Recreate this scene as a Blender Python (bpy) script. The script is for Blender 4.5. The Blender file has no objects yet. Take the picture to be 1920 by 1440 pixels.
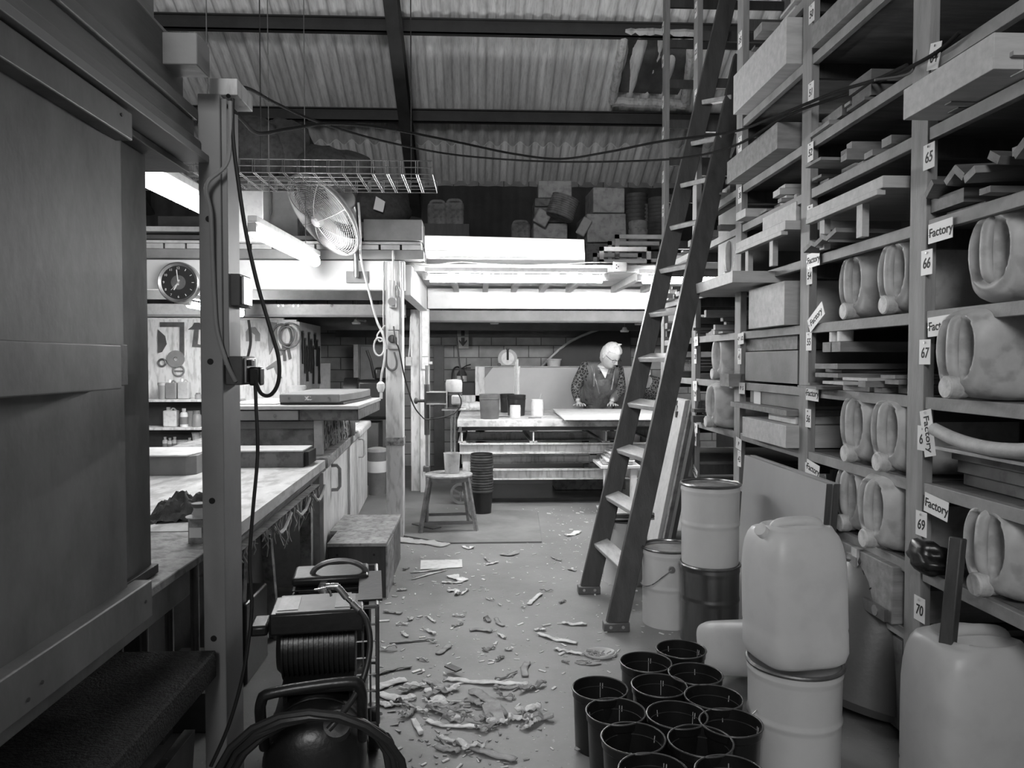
import bpy, bmesh, math, random
from mathutils import Vector, Matrix, Euler, noise
random.seed(7)
PI = math.pi
scene = bpy.context.scene
# ---------------- camera ----------------
FOC = 1400.0
H = 1.3
cam_d = bpy.data.cameras.new('camera'); cam = bpy.data.objects.new('camera', cam_d)
scene.collection.objects.link(cam); scene.camera = cam
cam_d.sensor_width = 36.0; cam_d.lens = 36.0*FOC/1920.0
cam_d.clip_start = 0.05; cam_d.clip_end = 100
YAW = math.atan(62/FOC); PITCH = math.atan(42/FOC)
cam.location = (0, 0, H)
cam.rotation_euler = (PI/2-PITCH, 0, -YAW)
# ---------------- world, exposure, added fill lights behind the camera ----------------
world = bpy.data.worlds.new('world'); scene.world = world; world.use_nodes = True
wb = world.node_tree.nodes['Background']
wb.inputs[0].default_value = (1, 1, 1, 1); wb.inputs[1].default_value = 0.075
scene.view_settings.view_transform = 'Standard'; scene.view_settings.look = 'None'
scene.view_settings.gamma = 1; scene.view_settings.use_curve_mapping = False
scene.view_settings.exposure = 0.0
def area(name, loc, rot, sx, sy, power):
    l = bpy.data.lights.new(name, 'AREA'); l.shape = 'RECTANGLE'; l.size = sx; l.size_y = sy; l.energy = power
    o = bpy.data.objects.new(name, l); o.location = loc; o.rotation_euler = rot; scene.collection.objects.link(o); return o
area('rear_fill_light', (-0.3, -3.2, 2.2), (math.radians(86), 0, 0), 2.6, 2.4, 10)  # added fill from behind the camera, no real doorway
area('high_rear_fill_light', (-.9, -3.4, 3.7), (math.radians(100), 0, math.radians(-11)), 1.8, 1.4, 215)  # added high fill for roof and rack, no real window
TUBE_E = 150.0
# ---------------- pixel helpers ----------------
CM = Euler(cam.rotation_euler).to_matrix()
def ray(px, py):
    return CM @ Vector(((px-960)/FOC, (720-py)/FOC, -1))
O = Vector((0, 0, H))
def atY(px, py, Y):
    d = ray(px, py); return O + d*(Y/d.y)
def atX(px, py, X):
    d = ray(px, py); return O + d*(X/d.x)
def atZ(px, py, z=0.0):
    d = ray(px, py); return O + d*((z-H)/d.z)
RB, RS, YB = 3.48, 0.509, 9.3     # roof: height at the back wall, slope, back wall distance
def roofz(y): return RB + RS*(YB-y)
def onroof(px, py, off=0.0):
    d = ray(px, py); t = (RB+RS*YB-off-H)/(d.z+RS*d.y); return O + d*t
# ---------------- materials ----------------
MATS = {}
def mat(name, v, rough=0.6, metal=0.0, var=0.25, scale=6.0, stretch=(1,1,1), bump=0.1, fine=60.0, trans=0.0, coat=0.0, dirt=0.0, spec=0.5):
    if name in MATS: return MATS[name]
    m = bpy.data.materials.new(name); m.use_nodes = True; nt = m.node_tree; N = nt.nodes; L = nt.links
    b = N['Principled BSDF']
    tc = N.new('ShaderNodeTexCoord'); mp = N.new('ShaderNodeMapping'); mp.inputs['Scale'].default_value = stretch
    L.new(tc.outputs['Object'], mp.inputs[0])
    n1 = N.new('ShaderNodeTexNoise'); n1.inputs['Scale'].default_value = scale; n1.inputs['Detail'].default_value = 6; n1.inputs['Roughness'].default_value = .62
    L.new(mp.outputs[0], n1.inputs['Vector'])
    r = N.new('ShaderNodeValToRGB'); lo = max(0, v*(1-var)); hi = v*(1+var)
    r.color_ramp.elements[0].position = .32; r.color_ramp.elements[0].color = (lo, lo, lo, 1)
    r.color_ramp.elements[1].position = .68; r.color_ramp.elements[1].color = (hi, hi, hi, 1)
    L.new(n1.outputs[0], r.inputs[0]); col = r.outputs[0]
    n2 = N.new('ShaderNodeTexNoise'); n2.inputs['Scale'].default_value = fine; n2.inputs['Detail'].default_value = 5
    L.new(mp.outputs[0], n2.inputs['Vector'])
    if dirt:
        r2 = N.new('ShaderNodeValToRGB'); r2.color_ramp.elements[0].position = .38; r2.color_ramp.elements[1].position = .5
        k = 1-dirt; r2.color_ramp.elements[0].color = (k, k, k, 1); r2.color_ramp.elements[1].color = (1, 1, 1, 1)
        L.new(n2.outputs[0], r2.inputs[0])
        mx = N.new('ShaderNodeMix'); mx.data_type = 'RGBA'; mx.blend_type = 'MULTIPLY'; mx.inputs[0].default_value = 1
        L.new(col, mx.inputs[6]); L.new(r2.outputs[0], mx.inputs[7]); col = mx.outputs[2]
    L.new(col, b.inputs['Base Color'])
    b.inputs['Roughness'].default_value = rough; b.inputs['Metallic'].default_value = metal
    b.inputs['Specular IOR Level'].default_value = spec
    if trans: b.inputs['Transmission Weight'].default_value = trans
    if coat: b.inputs['Coat Weight'].default_value = coat
    if bump:
        bp = N.new('ShaderNodeBump'); bp.inputs['Strength'].default_value = bump; bp.inputs['Distance'].default_value = .01
        L.new(n2.outputs[0], bp.inputs['Height']); L.new(bp.outputs[0], b.inputs['Normal'])
    MATS[name] = m; return m
def emis(name, s, v=1.0):
    m = bpy.data.materials.new(name); m.use_nodes = True; b = m.node_tree.nodes['Principled BSDF']
    b.inputs['Base Color'].default_value = (.8,.8,.8,1); b.inputs['Emission Color'].default_value = (v,v,v,1); b.inputs['Emission Strength'].default_value = s
    return m
W = dict(
 white=mat('white paint', .62, .55, var=.12, scale=3, bump=.08, dirt=.12, fine=25),
 cream=mat('old cream paint', .40, .6, var=.22, scale=2.2, bump=.1, dirt=.1, fine=30),
 panel=mat('stained board paint', .175, .55, var=.42, scale=3.4, stretch=(1,1,.6), bump=.08, fine=40),
 header=mat('grey beam paint', .19, .6, var=.2, scale=4, stretch=(3,.6,3), bump=.1),
 postw=mat('post paint', .27, .55, var=.12, scale=3, bump=.08, fine=30),
 worn=mat('worn white paint', .60, .6, var=.14, scale=3, stretch=(2,2,.5), bump=.2, dirt=.3, fine=14),
 pine=mat('rack timber', .22, .65, var=.22, scale=9, stretch=(4,1,1), bump=.15),
 shelf=mat('shelf board', .13, .7, var=.3, scale=9, stretch=(.6,3,3), bump=.15),
 pinez=mat('rack upright timber', .22, .65, var=.2, scale=8, stretch=(4,4,.5), bump=.15),
 plk_l=mat('pale plank', .40, .65, var=.15, scale=10, stretch=(.5,3,3), bump=.12),
 plk_m=mat('mid plank', .19, .7, var=.25, scale=10, stretch=(.5,3,3), bump=.15),
 plk_d=mat('dark plank', .085, .6, var=.3, scale=10, stretch=(.5,3,3), bump=.15),
 mdf=mat('grey board', .30, .7, var=.06, scale=3, bump=.03),
 darkw=mat('dark stained timber', .045, .55, var=.3, scale=8, stretch=(3,3,.5), bump=.15),
 stilew=mat('ladder stile timber', .05, .5, var=.3, scale=8, stretch=(3,3,.4), bump=.12),
 rungw=mat('worn rung timber', .34, .5, var=.25, scale=12, stretch=(3,.6,3), bump=.12),
 crate=mat('dirty crate board', .13, .7, var=.35, scale=5, bump=.25, dirt=.4, fine=22),
 crate_t=mat('dusty crate top', .30, .8, var=.35, scale=7, bump=.4, dirt=.35, fine=30),
 benchtop=mat('resin crusted benchtop', .52, .6, var=.3, scale=5, stretch=(1,.45,1), bump=.55, dirt=.3, fine=16),
 benchside=mat('resin crusted edge', .30, .7, var=.4, scale=9, bump=.6, dirt=.4, fine=26),
 black=mat('black plastic', .012, .32, var=.3, scale=8, bump=.05),
 bucket=mat('black bucket plastic', .010, .30, var=.4, scale=6, bump=.08, fine=30),
 bucketrim=mat('worn bucket rim', .05, .4, var=.6, scale=14, bump=.1),
 blackm=mat('black enamel', .014, .35, var=.3, scale=8, bump=.1),
 rubber=mat('black rubber', .02, .45, var=.2, bump=.05),
 dark=mat('dark grey paint', .06, .6, var=.25, bump=.1),
 mid=mat('mid grey paint', .18, .6, var=.2, bump=.1),
 steel=mat('bare steel', .38, .35, .85, var=.25, scale=7, bump=.08),
 steeld=mat('dull steel', .16, .45, .7, var=.3, scale=7, bump=.15),
 chrome=mat('bright metal', .75, .18, 1.0, var=.1, bump=.05),
 paild=mat('bare steel pail', .20, .28, .9, var=.25, scale=2.5, stretch=(3,3,.3), bump=.04),
 pailw=mat('white pail enamel', .50, .32, var=.07, scale=3, bump=.03, coat=.2),
 lid=mat('dirty pail lid', .16, .5, var=.6, scale=9, bump=.3, fine=25),
 jug=mat('milky plastic', .60, .38, var=.08, scale=5, bump=.04, dirt=.08, fine=14),
 jugd=mat('dusty milky plastic', .52, .5, var=.2, scale=7, bump=.12, dirt=.28, fine=18),
 cap=mat('jug cap', .42, .6, var=.35, scale=22, bump=.3, fine=60),
 card=mat('white card', .68, .5, var=.04, bump=.02),
 ink=mat('ink', .01, .7, var=.1, bump=0),
 paper=mat('paper', .75, .6, var=.05, bump=.1),
 roof=mat('cement sheet', .68, .85, var=.25, scale=3.0, stretch=(3,.35,.35), bump=.2, dirt=.15, fine=30),
 purlin=mat('steel purlin', .035, .6, var=.25, scale=5, bump=.1),
 rafter=mat('steel rafter', .05, .6, var=.25, scale=5, bump=.1),
 cloth=mat('dark cloth', .05, .8, var=.4, scale=20, bump=.3),
 skin=mat('skin', .42, .5, var=.08, scale=20, bump=.05),
 hair=mat('grey hair', .60, .6, var=.2, scale=50, stretch=(1,1,.3), bump=.6, fine=120),
 cable=mat('grey cable', .10, .5, var=.1, bump=0),
 cable_backlit=mat('backlit cable', .02, .95, var=.1, bump=0, spec=.05),  # darker copy of the grey cable: backlit shade put into the colour
 cablew=mat('white cable', .5, .5, var=.1, bump=0),
 scrap=mat('scrap sheet', .58, .6, var=.3, scale=15, bump=.3, fine=40),
 scrapd=mat('dirty scrap', .27, .7, var=.4, scale=15, bump=.3, fine=40),
 glassy=mat('dusty glass', .5, .15, var=.1, bump=.02, trans=.6),
 sack=mat('dusty sack', .20, .85, var=.35, scale=8, bump=.4, fine=22, dirt=.3),
 wax=mat('whitish block', .36, .6, var=.25, scale=7, bump=.25, dirt=.25, fine=18),
)
TUBE = emis('fluorescent tube', TUBE_E); TUBE_OLD = emis('old fluorescent tube', TUBE_E*.27); TUBE_MID = emis('worn fluorescent tube', TUBE_E*.5)
def translucent(m, f, v):
    nt = m.node_tree; N = nt.nodes; L = nt.links; out = [n for n in N if n.type == 'OUTPUT_MATERIAL'][0]; b = N['Principled BSDF']
    tr = N.new('ShaderNodeBsdfTranslucent'); tr.inputs[0].default_value = (v,v,v,1); mx = N.new('ShaderNodeMixShader'); mx.inputs[0].default_value = f
    L.new(b.outputs[0], mx.inputs[1]); L.new(tr.outputs[0], mx.inputs[2]); L.new(mx.outputs[0], out.inputs[0])
translucent(W['jug'], .42, .9); translucent(W['jugd'], .25, .8)
# ---------------- mesh builder ----------------
COL = scene.collection
class MB:
    def __init__(s): s.v = []; s.f = []
    def add(s, vs, fs, M=None):
        n = len(s.v)
        s.v += [(M @ Vector(p)) if M is not None else Vector(p) for p in vs]
        s.f += [tuple(i+n for i in f) for f in fs]; return s
    def box(s, c, sz, rot=None, taper=1.0):
        x, y, z = sz[0]/2, sz[1]/2, sz[2]/2; t = taper
        vs = [(-x,-y,-z),(x,-y,-z),(x,y,-z),(-x,y,-z),(-x*t,-y*t,z),(x*t,-y*t,z),(x*t,y*t,z),(-x*t,y*t,z)]
        M = Matrix.Translation(Vector(c))
        if rot is not None: M = M @ (rot if isinstance(rot, Matrix) else Euler(rot).to_matrix().to_4x4())
        return s.add(vs, [(3,2,1,0),(4,5,6,7),(0,1,5,4),(1,2,6,5),(2,3,7,6),(3,0,4,7)], M)
    def bb(s, a, b):
        return s.box([(a[i]+b[i])/2 for i in range(3)], [abs(b[i]-a[i]) for i in range(3)])
    def beam(s, a, b, w, h, up=(0,0,1), roll=0):
        a = Vector(a); b = Vector(b); d = (b-a); L = d.length; d.normalize(); up = Vector(up)
        x = d.cross(up)
        if x.length < 1e-4: x = d.cross(Vector((0,1,0)))
        x.normalize(); z = x.cross(d)
        M = Matrix((( x.x,d.x,z.x,0),(x.y,d.y,z.y,0),(x.z,d.z,z.z,0),(0,0,0,1)))
        return s.box((a+b)/2, (w, L, h), M @ Matrix.Rotation(roll,4,'Y'))
    def quadprism(s, pts, t):
        # polygon (3d points) extruded by vector t
        t = Vector(t); n = len(pts); vs = [Vector(p) for p in pts]+[Vector(p)+t for p in pts]
        fs = [tuple(range(n))[::-1], tuple(range(n,2*n))]+[(i,(i+1)%n,(i+1)%n+n,i+n) for i in range(n)]
        return s.add(vs, fs)
    def lathe(s, prof, c=(0,0,0), seg=24, M=None, sx=1, sy=1):
        vs = []; fs = []; k = len(prof)
        for i in range(seg):
            a = 2*PI*i/seg
            for r, z in prof: vs.append((r*math.cos(a)*sx, r*math.sin(a)*sy, z))
        for i in range(seg):
            j = (i+1) % seg
            for q in range(k-1):
                fs.append((i*k+q, j*k+q, j*k+q+1, i*k+q+1))
        T = Matrix.Translation(Vector(c))
        return s.add(vs, fs, T @ M if M is not None else T)
    def cyl(s, a, b, r, r2=None, seg=16):
        a = Vector(a); b = Vector(b); d = b-a; q = d.to_track_quat('Z','Y').to_matrix().to_4x4()
        r2 = r if r2 is None else r2
        return s.lathe([(0,0),(r,0),(r2,d.length),(0,d.length)], a, seg, q)
    def tube(s, pts, r, seg=8, closed=False, smooth=0):
        P = [Vector(p) for p in pts]
        if smooth: P = spline(P, smooth, closed)
        n = len(P); vs = []; fs = []; prev = None
        for i in range(n):
            if closed: t = P[(i+1)%n]-P[i-1]
            else: t = P[min(i+1,n-1)]-P[max(i-1,0)]
            t.normalize()
            if prev is None:
                u = t.orthogonal().normalized()
            else:
                u = prev - t*prev.dot(t)
                if u.length < 1e-5: u = t.orthogonal()
                u.normalize()
            prev = u; w = t.cross(u); rr = r(i/(n-1)) if callable(r) else r
            for k in range(seg):
                a = 2*PI*k/seg; vs.append(P[i]+u*math.cos(a)*rr+w*math.sin(a)*rr)
        m = n if closed else n-1
        for i in range(m):
            j = (i+1) % n
            for k in range(seg):
                l = (k+1) % seg; fs.append((i*seg+k, i*seg+l, j*seg+l, j*seg+k))
        if not closed: fs += [tuple(range(seg))[::-1], tuple(range((n-1)*seg, n*seg))]
        return s.add(vs, fs)
    def loft(s, rings, cap=True):
        k = len(rings[0]); vs = [p for r in rings for p in r]; fs = []
        for i in range(len(rings)-1):
            for q in range(k):
                l = (q+1) % k; fs.append((i*k+q, i*k+l, (i+1)*k+l, (i+1)*k+q))
        if cap: fs += [tuple(range(k))[::-1], tuple(range((len(rings)-1)*k, len(rings)*k))]
        return s.add(vs, fs)
    def sph(s, c, r, su=14, sv=10, M=None, fn=None):
        rx, ry, rz = (r, r, r) if not hasattr(r, '__len__') else r
        vs = []; fs = []
        for j in range(sv+1):
            ph = PI*j/sv
            for i in range(su):
                a = 2*PI*i/su; p = Vector((math.sin(ph)*math.cos(a), math.sin(ph)*math.sin(a), math.cos(ph)))
                if fn: p = fn(p)
                vs.append((p.x*rx, p.y*ry, p.z*rz))
        for j in range(sv):
            for i in range(su):
                l = (i+1) % su; fs.append((j*su+i, (j+1)*su+i, (j+1)*su+l, j*su+l))
        T = Matrix.Translation(Vector(c)); return s.add(vs, fs, T @ M if M is not None else T)
    def build(s, name, m, parent=None, loc=None, bevel=0, smooth=True, solid=0, sub=0, ang=38, M=None):
        me = bpy.data.meshes.new(name); vs = s.v
        if M is not None: vs = [M @ v for v in vs]
        if loc is not None:
            L = Vector(loc); vs = [v-L for v in vs]
        me.from_pydata([tuple(v) for v in vs], [], s.f); me.validate()
        bm = bmesh.new(); bm.from_mesh(me); bmesh.ops.remove_doubles(bm, verts=bm.verts, dist=1e-5)
        bmesh.ops.recalc_face_normals(bm, faces=bm.faces); bm.to_mesh(me); bm.free()
        me.materials.append(W[m] if isinstance(m, str) else m)
        if smooth: me.shade_smooth(); me.set_sharp_from_angle(angle=math.radians(ang))
        o = bpy.data.objects.new(name, me); COL.objects.link(o)
        if loc is not None: o.location = loc
        if parent is not None: o.parent = parent
        if solid: d = o.modifiers.new('solid','SOLIDIFY'); d.thickness = solid; d.offset = 0
        if bevel: d = o.modifiers.new('bevel','BEVEL'); d.width = bevel; d.segments = 2; d.limit_method = 'ANGLE'; d.angle_limit = math.radians(40)
        if sub: d = o.modifiers.new('sub','SUBSURF'); d.levels = sub; d.render_levels = sub
        return o
def spline(P, n, closed=False):
    out = []; N = len(P)
    rng = range(N if closed else N-1)
    for i in rng:
        if closed: p0, p1, p2, p3 = P[i-1], P[i], P[(i+1)%N], P[(i+2)%N]
        else: p0, p1, p2, p3 = P[max(i-1,0)], P[i], P[i+1], P[min(i+2,N-1)]
        for k in range(n):
            t = k/n
            out.append(.5*((2*p1)+(p2-p0)*t+(2*p0-5*p1+4*p2-p3)*t*t+(3*p1-p0-3*p2+p3)*t**3))
    if not closed: out.append(P[-1].copy())
    return out
def tag(o, label, cat, group=None):
    o['label'] = label; o['category'] = cat
    if group: o['group'] = group
    return o
def thing(name, label, cat, loc=(0,0,0), rot=(0,0,0), group=None):
    o = bpy.data.objects.new(name, None); o.empty_display_size = .05; COL.objects.link(o)
    o.location = loc; o.rotation_euler = rot; return tag(o, label, cat, group)
def struct(o): o['kind'] = 'structure'; return o
def dup(o, loc=None, rot=None, label=None, parent=None):
    c = o.copy(); COL.objects.link(c)
    if parent is not None: c.parent = parent
    for ch in list(o.children): dup(ch, parent=c)
    if loc is not None: c.location = loc
    if rot is not None: c.rotation_euler = rot
    if label: c['label'] = label
    return c
def text(name, s, size, M, m='ink', parent=None, ext=.0004, shear=0, sx=1, bold=0):
    cu = bpy.data.curves.new(name, 'FONT'); cu.body = s; cu.size = size; cu.extrude = ext; cu.align_x = 'CENTER'; cu.align_y = 'CENTER'; cu.shear = shear; cu.offset = bold
    t = bpy.data.objects.new(name, cu); COL.objects.link(t)
    dg = bpy.context.evaluated_depsgraph_get(); me = bpy.data.meshes.new_from_object(t.evaluated_get(dg))
    bpy.data.objects.remove(t); me.materials.clear(); me.materials.append(W[m] if isinstance(m, str) else m)
    me.transform(M @ Matrix.Diagonal((sx,1,1,1)))
    o = bpy.data.objects.new(name, me); COL.objects.link(o)
    if parent is not None: o.parent = parent
    return o
def frame(o, x, y):
    # matrix from origin, x-axis, y-axis
    x = Vector(x).normalized(); y = Vector(y).normalized(); z = x.cross(y)
    return Matrix(((x.x,y.x,z.x,o[0]),(x.y,y.y,z.y,o[1]),(x.z,y.z,z.z,o[2]),(0,0,0,1)))
# frames for lettering: facing the camera (-Y) and facing the aisle (-X)
def FY(p): return frame(p, (1,0,0), (0,0,1))
def FX(p, tilt=0):
    c, s = math.cos(tilt), math.sin(tilt)
    return frame(p, (0,-c,s), (0,s,c))
# ================= building shell =================
XL, XR = -4.6, 3.0
def floor_mat():
    m = mat('concrete floor', .19, .55, var=.22, scale=1.3, bump=.12, fine=35)
    nt = m.node_tree; N = nt.nodes; L = nt.links; b = N['Principled BSDF']
    src = b.inputs['Base Color'].links[0].from_socket
    tc = [n for n in N if n.type == 'TEX_COORD'][0]
    cur = src
    for sc, lo, hi, v in ((34, .70, .76, .30), (90, .66, .72, .28), (55, .26, .30, .06)):
        n = N.new('ShaderNodeTexNoise'); n.inputs['Scale'].default_value = sc; n.inputs['Detail'].default_value = 3; L.new(tc.outputs['Object'], n.inputs['Vector'])
        r = N.new('ShaderNodeMapRange'); r.inputs[1].default_value = lo; r.inputs[2].default_value = hi
        if v < .2: r.inputs[1].default_value = hi; r.inputs[2].default_value = lo
        L.new(n.outputs[0], r.inputs[0])
        x = N.new('ShaderNodeMix'); x.data_type = 'RGBA'; x.inputs[7].default_value = (v,v,v,1)
        L.new(r.outputs[0], x.inputs[0]); L.new(cur, x.inputs[6]); cur = x.outputs[2]
    L.new(cur, b.inputs['Base Color']); return m
struct(MB().bb((XL,-4,-.12),(XR,YB+.2,0)).build('floor', floor_mat(), smooth=False))
def brick_mat():
    m = bpy.data.materials.new('cement block wall'); m.use_nodes = True; nt = m.node_tree; N = nt.nodes; L = nt.links; b = N['Principled BSDF']
    tc = N.new('ShaderNodeTexCoord'); sp = N.new('ShaderNodeSeparateXYZ'); cb = N.new('ShaderNodeCombineXYZ')
    L.new(tc.outputs['Object'], sp.inputs[0]); L.new(sp.outputs[0], cb.inputs[0]); L.new(sp.outputs[2], cb.inputs[1])
    br = N.new('ShaderNodeTexBrick'); L.new(cb.outputs[0], br.inputs[0])
    br.inputs['Scale'].default_value = 1; br.inputs['Brick Width'].default_value = .31; br.inputs['Row Height'].default_value = .15; br.inputs['Mortar Size'].default_value = .006
    br.inputs['Color1'].default_value = (.22,.22,.22,1); br.inputs['Color2'].default_value = (.30,.30,.30,1); br.inputs['Mortar'].default_value = (.09,.09,.09,1)
    n = N.new('ShaderNodeTexNoise'); n.inputs['Scale'].default_value = 7; n.inputs['Detail'].default_value = 6; L.new(tc.outputs['Object'], n.inputs['Vector'])
    mx = N.new('ShaderNodeMix'); mx.data_type = 'RGBA'; mx.blend_type = 'OVERLAY'; mx.inputs[0].default_value = .5
    L.new(br.outputs[0], mx.inputs[6]); L.new(n.outputs[0], mx.inputs[7]); L.new(mx.outputs[2], b.inputs['Base Color']); b.inputs['Roughness'].default_value = .85
    bp = N.new('ShaderNodeBump'); bp.inputs['Strength'].default_value = .6; bp.inputs['Distance'].default_value = .01; bp.invert = True
    L.new(br.outputs['Fac'], bp.inputs['Height']); L.new(bp.outputs[0], b.inputs['Normal']); return m
BRICK = brick_mat()
struct(MB().bb((XL,YB,0),(XR,YB+.2,roofz(YB)+.05)).build('wall_back', BRICK, smooth=False))
zt = roofz(-4)
for nm, x0, x1 in (('wall_left', XL-.15, XL), ('wall_right', XR, XR+.15)):
    m = MB(); m.quadprism([(x0,-4,0),(x0,YB+.2,0),(x0,YB+.2,roofz(YB+.2)),(x0,-4,roofz(-4)+.1)], (x1-x0,0,0)); struct(m.build(nm, W['dark'], smooth=False))
# corrugated roof in lapped courses
P = .176
m = MB(); seg = 8; nx = int((XR-XL+.4)/P*seg)
courses = [(9.6, 8.72, .0), (8.86, 6.86, .018), (7.0, 4.9, .036), (5.04, 2.9, .054), (3.04, .8, .072), (.94, -1.4, .09), (-1.26, -4.0, .108)]
for y0, y1, off in courses:
    vs = []; fs = []; ny = 2
    for layer in (0, .007):
        for j in range(ny):
            y = y0+(y1-y0)*j
            for i in range(nx+1):
                x = XL-.2+i*P/seg; vs.append((x, y, roofz(y)+.036+off+layer+.032*math.cos(2*PI*i/seg)))
    n = nx+1
    for i in range(nx):
        fs.append((i, i+1, n+i+1, n+i)); fs.append((2*n+i, 3*n+i, 3*n+i+1, 2*n+i+1))
        fs.append((i, 2*n+i, 2*n+i+1, i+1)); fs.append((n+i, n+i+1, 3*n+i+1, 3*n+i))
    m.add(vs, fs)
struct(m.build('ceiling', W['roof'], ang=70))
# purlins (Z section) and rafters
k = 1
for py in (358, 207, 38, None, None, None, None, None):
    if py: y = onroof(900, py).y; last = y
    else: last -= 1.03; y = last
    z = roofz(y)-.002
    m = MB(); m.bb((XL,y-.045,z-.012),(XR,y+.02,z)); m.bb((XL,y-.012,z-.13),(XR,y+.0,z)); m.bb((XL,y-.012,z-.13),(XR,y+.055,z-.118))
    struct(m.build('trim_%d' % k, W['purlin'], smooth=False)); k += 1
def rafter(x, k):
    m = MB()
    for w, dz, h in ((.12, .135, .014), (.012, .25, .23), (.12, .37, .014)):
        m.beam((x,YB,roofz(YB)-dz*1.12), (x,1.0,roofz(1.0)-dz*1.12), w, h)
    struct(m.build('trim_%d' % k, W['rafter'], smooth=False))
xr = onroof(748, 120, .3).x
rafter(xr, k); rafter(xr-3.2, k+1)
# roof vent window with crusted frame
wf = bpy.data.objects.new('window_1', None); COL.objects.link(wf); struct(wf)
a, b_, c, d = onroof(1172,62,.07), onroof(1300,64,.07), onroof(1285,196,.07), onroof(1148,190,.07)
wf.location = (a+b_+c+d)/4
def wloc(p): return Vector(p)-wf.location
for nm, p, q in (('frame_bar',a,d),('frame_bar',b_,c),('frame_bar',a,b_),('frame_bar',d,c)):
    mm = MB(); n = 14
    pts = [p.lerp(q,i/n)+Vector((random.uniform(-.006,.006),random.uniform(-.006,.006),random.uniform(-.008,.008))) for i in range(n+1)]
    mm.tube([wloc(x) for x in pts], .048, 8)
    o = mm.build('window_frame', W['worn'], wf)
vs = []; fs = []; n = 22
for j in range(n+1):
    for i in range(n+1):
        u, v = i/n, j/n; p = a.lerp(b_,u).lerp(d.lerp(c,u), v)
        w = noise.noise(Vector((u*2.6+3, v*2.2, 1)))*.22+noise.noise(Vector((u*7, v*6, 5)))*.05
        p = p+Vector((0,0,.10+w*math.sin(u*PI)*math.sin(v*PI))); vs.append(wloc(p))
for j in range(n):
    for i in range(n): fs.append((j*(n+1)+i, j*(n+1)+i+1, (j+1)*(n+1)+i+1, (j+1)*(n+1)+i))
MB().add(vs, fs).build('window_pane', mat('crumpled film', .10, .35, var=.5, scale=3, bump=.2), wf)

m = MB(); nx = 260
vs = [(XL+(XR-XL)*i/nx, YB-.03+.014*math.cos(2*PI*i/7), z) for z in (2.08, roofz(YB)-.02) for i in range(nx+1)]
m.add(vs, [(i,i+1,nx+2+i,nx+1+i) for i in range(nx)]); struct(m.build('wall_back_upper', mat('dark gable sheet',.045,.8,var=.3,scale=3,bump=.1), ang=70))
# ================= booth at the left, close to the camera =================
t = thing('grey_partition', 'large stained grey board partition with nailed battens filling the left edge', 'panel', (-.80,1.0,.72))
def pl(mb, name, m, par, **k): return mb.build(name, m, par, M=Matrix.Translation(-Vector(par.location)), **k)
pl(MB().bb((-.81,.25,.74),(-.78,1.68,1.80)), 'board', 'panel', t, bevel=.002)
pl(MB().bb((-.79,.25,1.775),(-.745,1.66,1.834)), 'top_batten', 'panel', t, bevel=.003)
pl(MB().bb((-.79,.25,.715),(-.75,1.735,.800)), 'bottom_batten', 'panel', t, bevel=.003)
pl(MB().bb((-.78,.25,1.245),(-.715,1.53,1.333)), 'middle_batten', 'panel', t, bevel=.003)
pl(MB().bb((-.785,1.53,1.25),(-.735,1.60,1.335)), 'shaded_bar_end', 'dark', t, bevel=.002)  # shadow side of the batten end, put into a dark colour
for p in ((-.744,1.61,1.815),(-.749,1.70,.76),(-.749,1.3,.75),(-.749,1.26,.738)):
    pl(MB().cyl((p[0]-.004,p[1],p[2]),(p[0]+.0008,p[1],p[2]),.0035,seg=10), 'screw_head', 'dark', t)
t = thing('booth_side_board', 'narrow grey upright board set back beside the booth panel', 'board', (-.85,1.86,.755))
pl(MB().bb((-.86,1.69,.77),(-.84,1.94,1.82)), 'board', 'panel', t, bevel=.002)
pl(MB().bb((-.86,1.64,.757),(-.826,1.95,.78)), 'foot_strip', 'dark', t, bevel=.002)
tag(MB().bb((-1.7,.2,1.822),(-.80,2.12,1.84)).build('booth_ceiling_board', 'dark', bevel=.002), 'dark soffit board under the grey booth header', 'board')
t = thing('booth_header_beam', 'stepped grey painted header beam running along the top left', 'beam', (-.8,1.0,1.8))
pl(MB().bb((-.83,.2,1.842),(-.735,2.088,1.862)), 'lower_lip', 'postw', t, bevel=.002)
pl(MB().bb((-.83,.2,1.862),(-.755,2.088,1.90)), 'step_moulding', 'header', t, bevel=.004)
pl(MB().bb((-.84,.2,1.90),(-.772,2.088,1.955)), 'fascia', 'header', t, bevel=.005)
pl(MB().bb((-.84,.2,1.955),(-.762,2.088,1.985)), 'upper_moulding', 'header', t, bevel=.004)
pl(MB().bb((-.86,.2,1.985),(-.79,2.06,2.14)), 'top_board', 'header', t, bevel=.003)
pl(MB().bb((-.90,.2,2.14),(-.83,1.98,2.36)), 'upper_board', 'header', t, bevel=.003)
tag(MB().bb((-.80,1.93,2.045),(-.705,2.02,2.125)).build('beam_end_block', 'postw', loc=(-.75,1.97,2.045), bevel=.003), 'small square block fixed to the end of the grey header beam', 'block')
tag(MB().tube([(-.79,1.0,2.19),(-.79,1.55,2.19),(-.785,1.72,2.17)], .008, 10).build('conduit_pipe', 'postw'), 'thin pale pipe on top of the grey header beam', 'pipe')
# the painted post
t = thing('timber_post', 'grey white painted timber post with bolts, nearest at the left', 'post', (-.73,2.165,0))
pl(MB().bb((-.765,2.09,0),(-.705,2.24,2.03)), 'upright', 'postw', t, bevel=.003)
pl(MB().bb((-.705,2.10,1.29),(-.690,2.20,2.02)), 'cover_strip', 'postw', t, bevel=.002)
pl(MB().bb((-.735,2.10,2.03),(-.66,2.24,2.075)), 'top_bracket', 'worn', t, bevel=.002)
for z in (1.69, 1.30, .915, .53):
    pl(MB().cyl((-.738,2.0885,z),(-.738,2.095,z),.0085,seg=14), 'bolt', 'ink', t)
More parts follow.
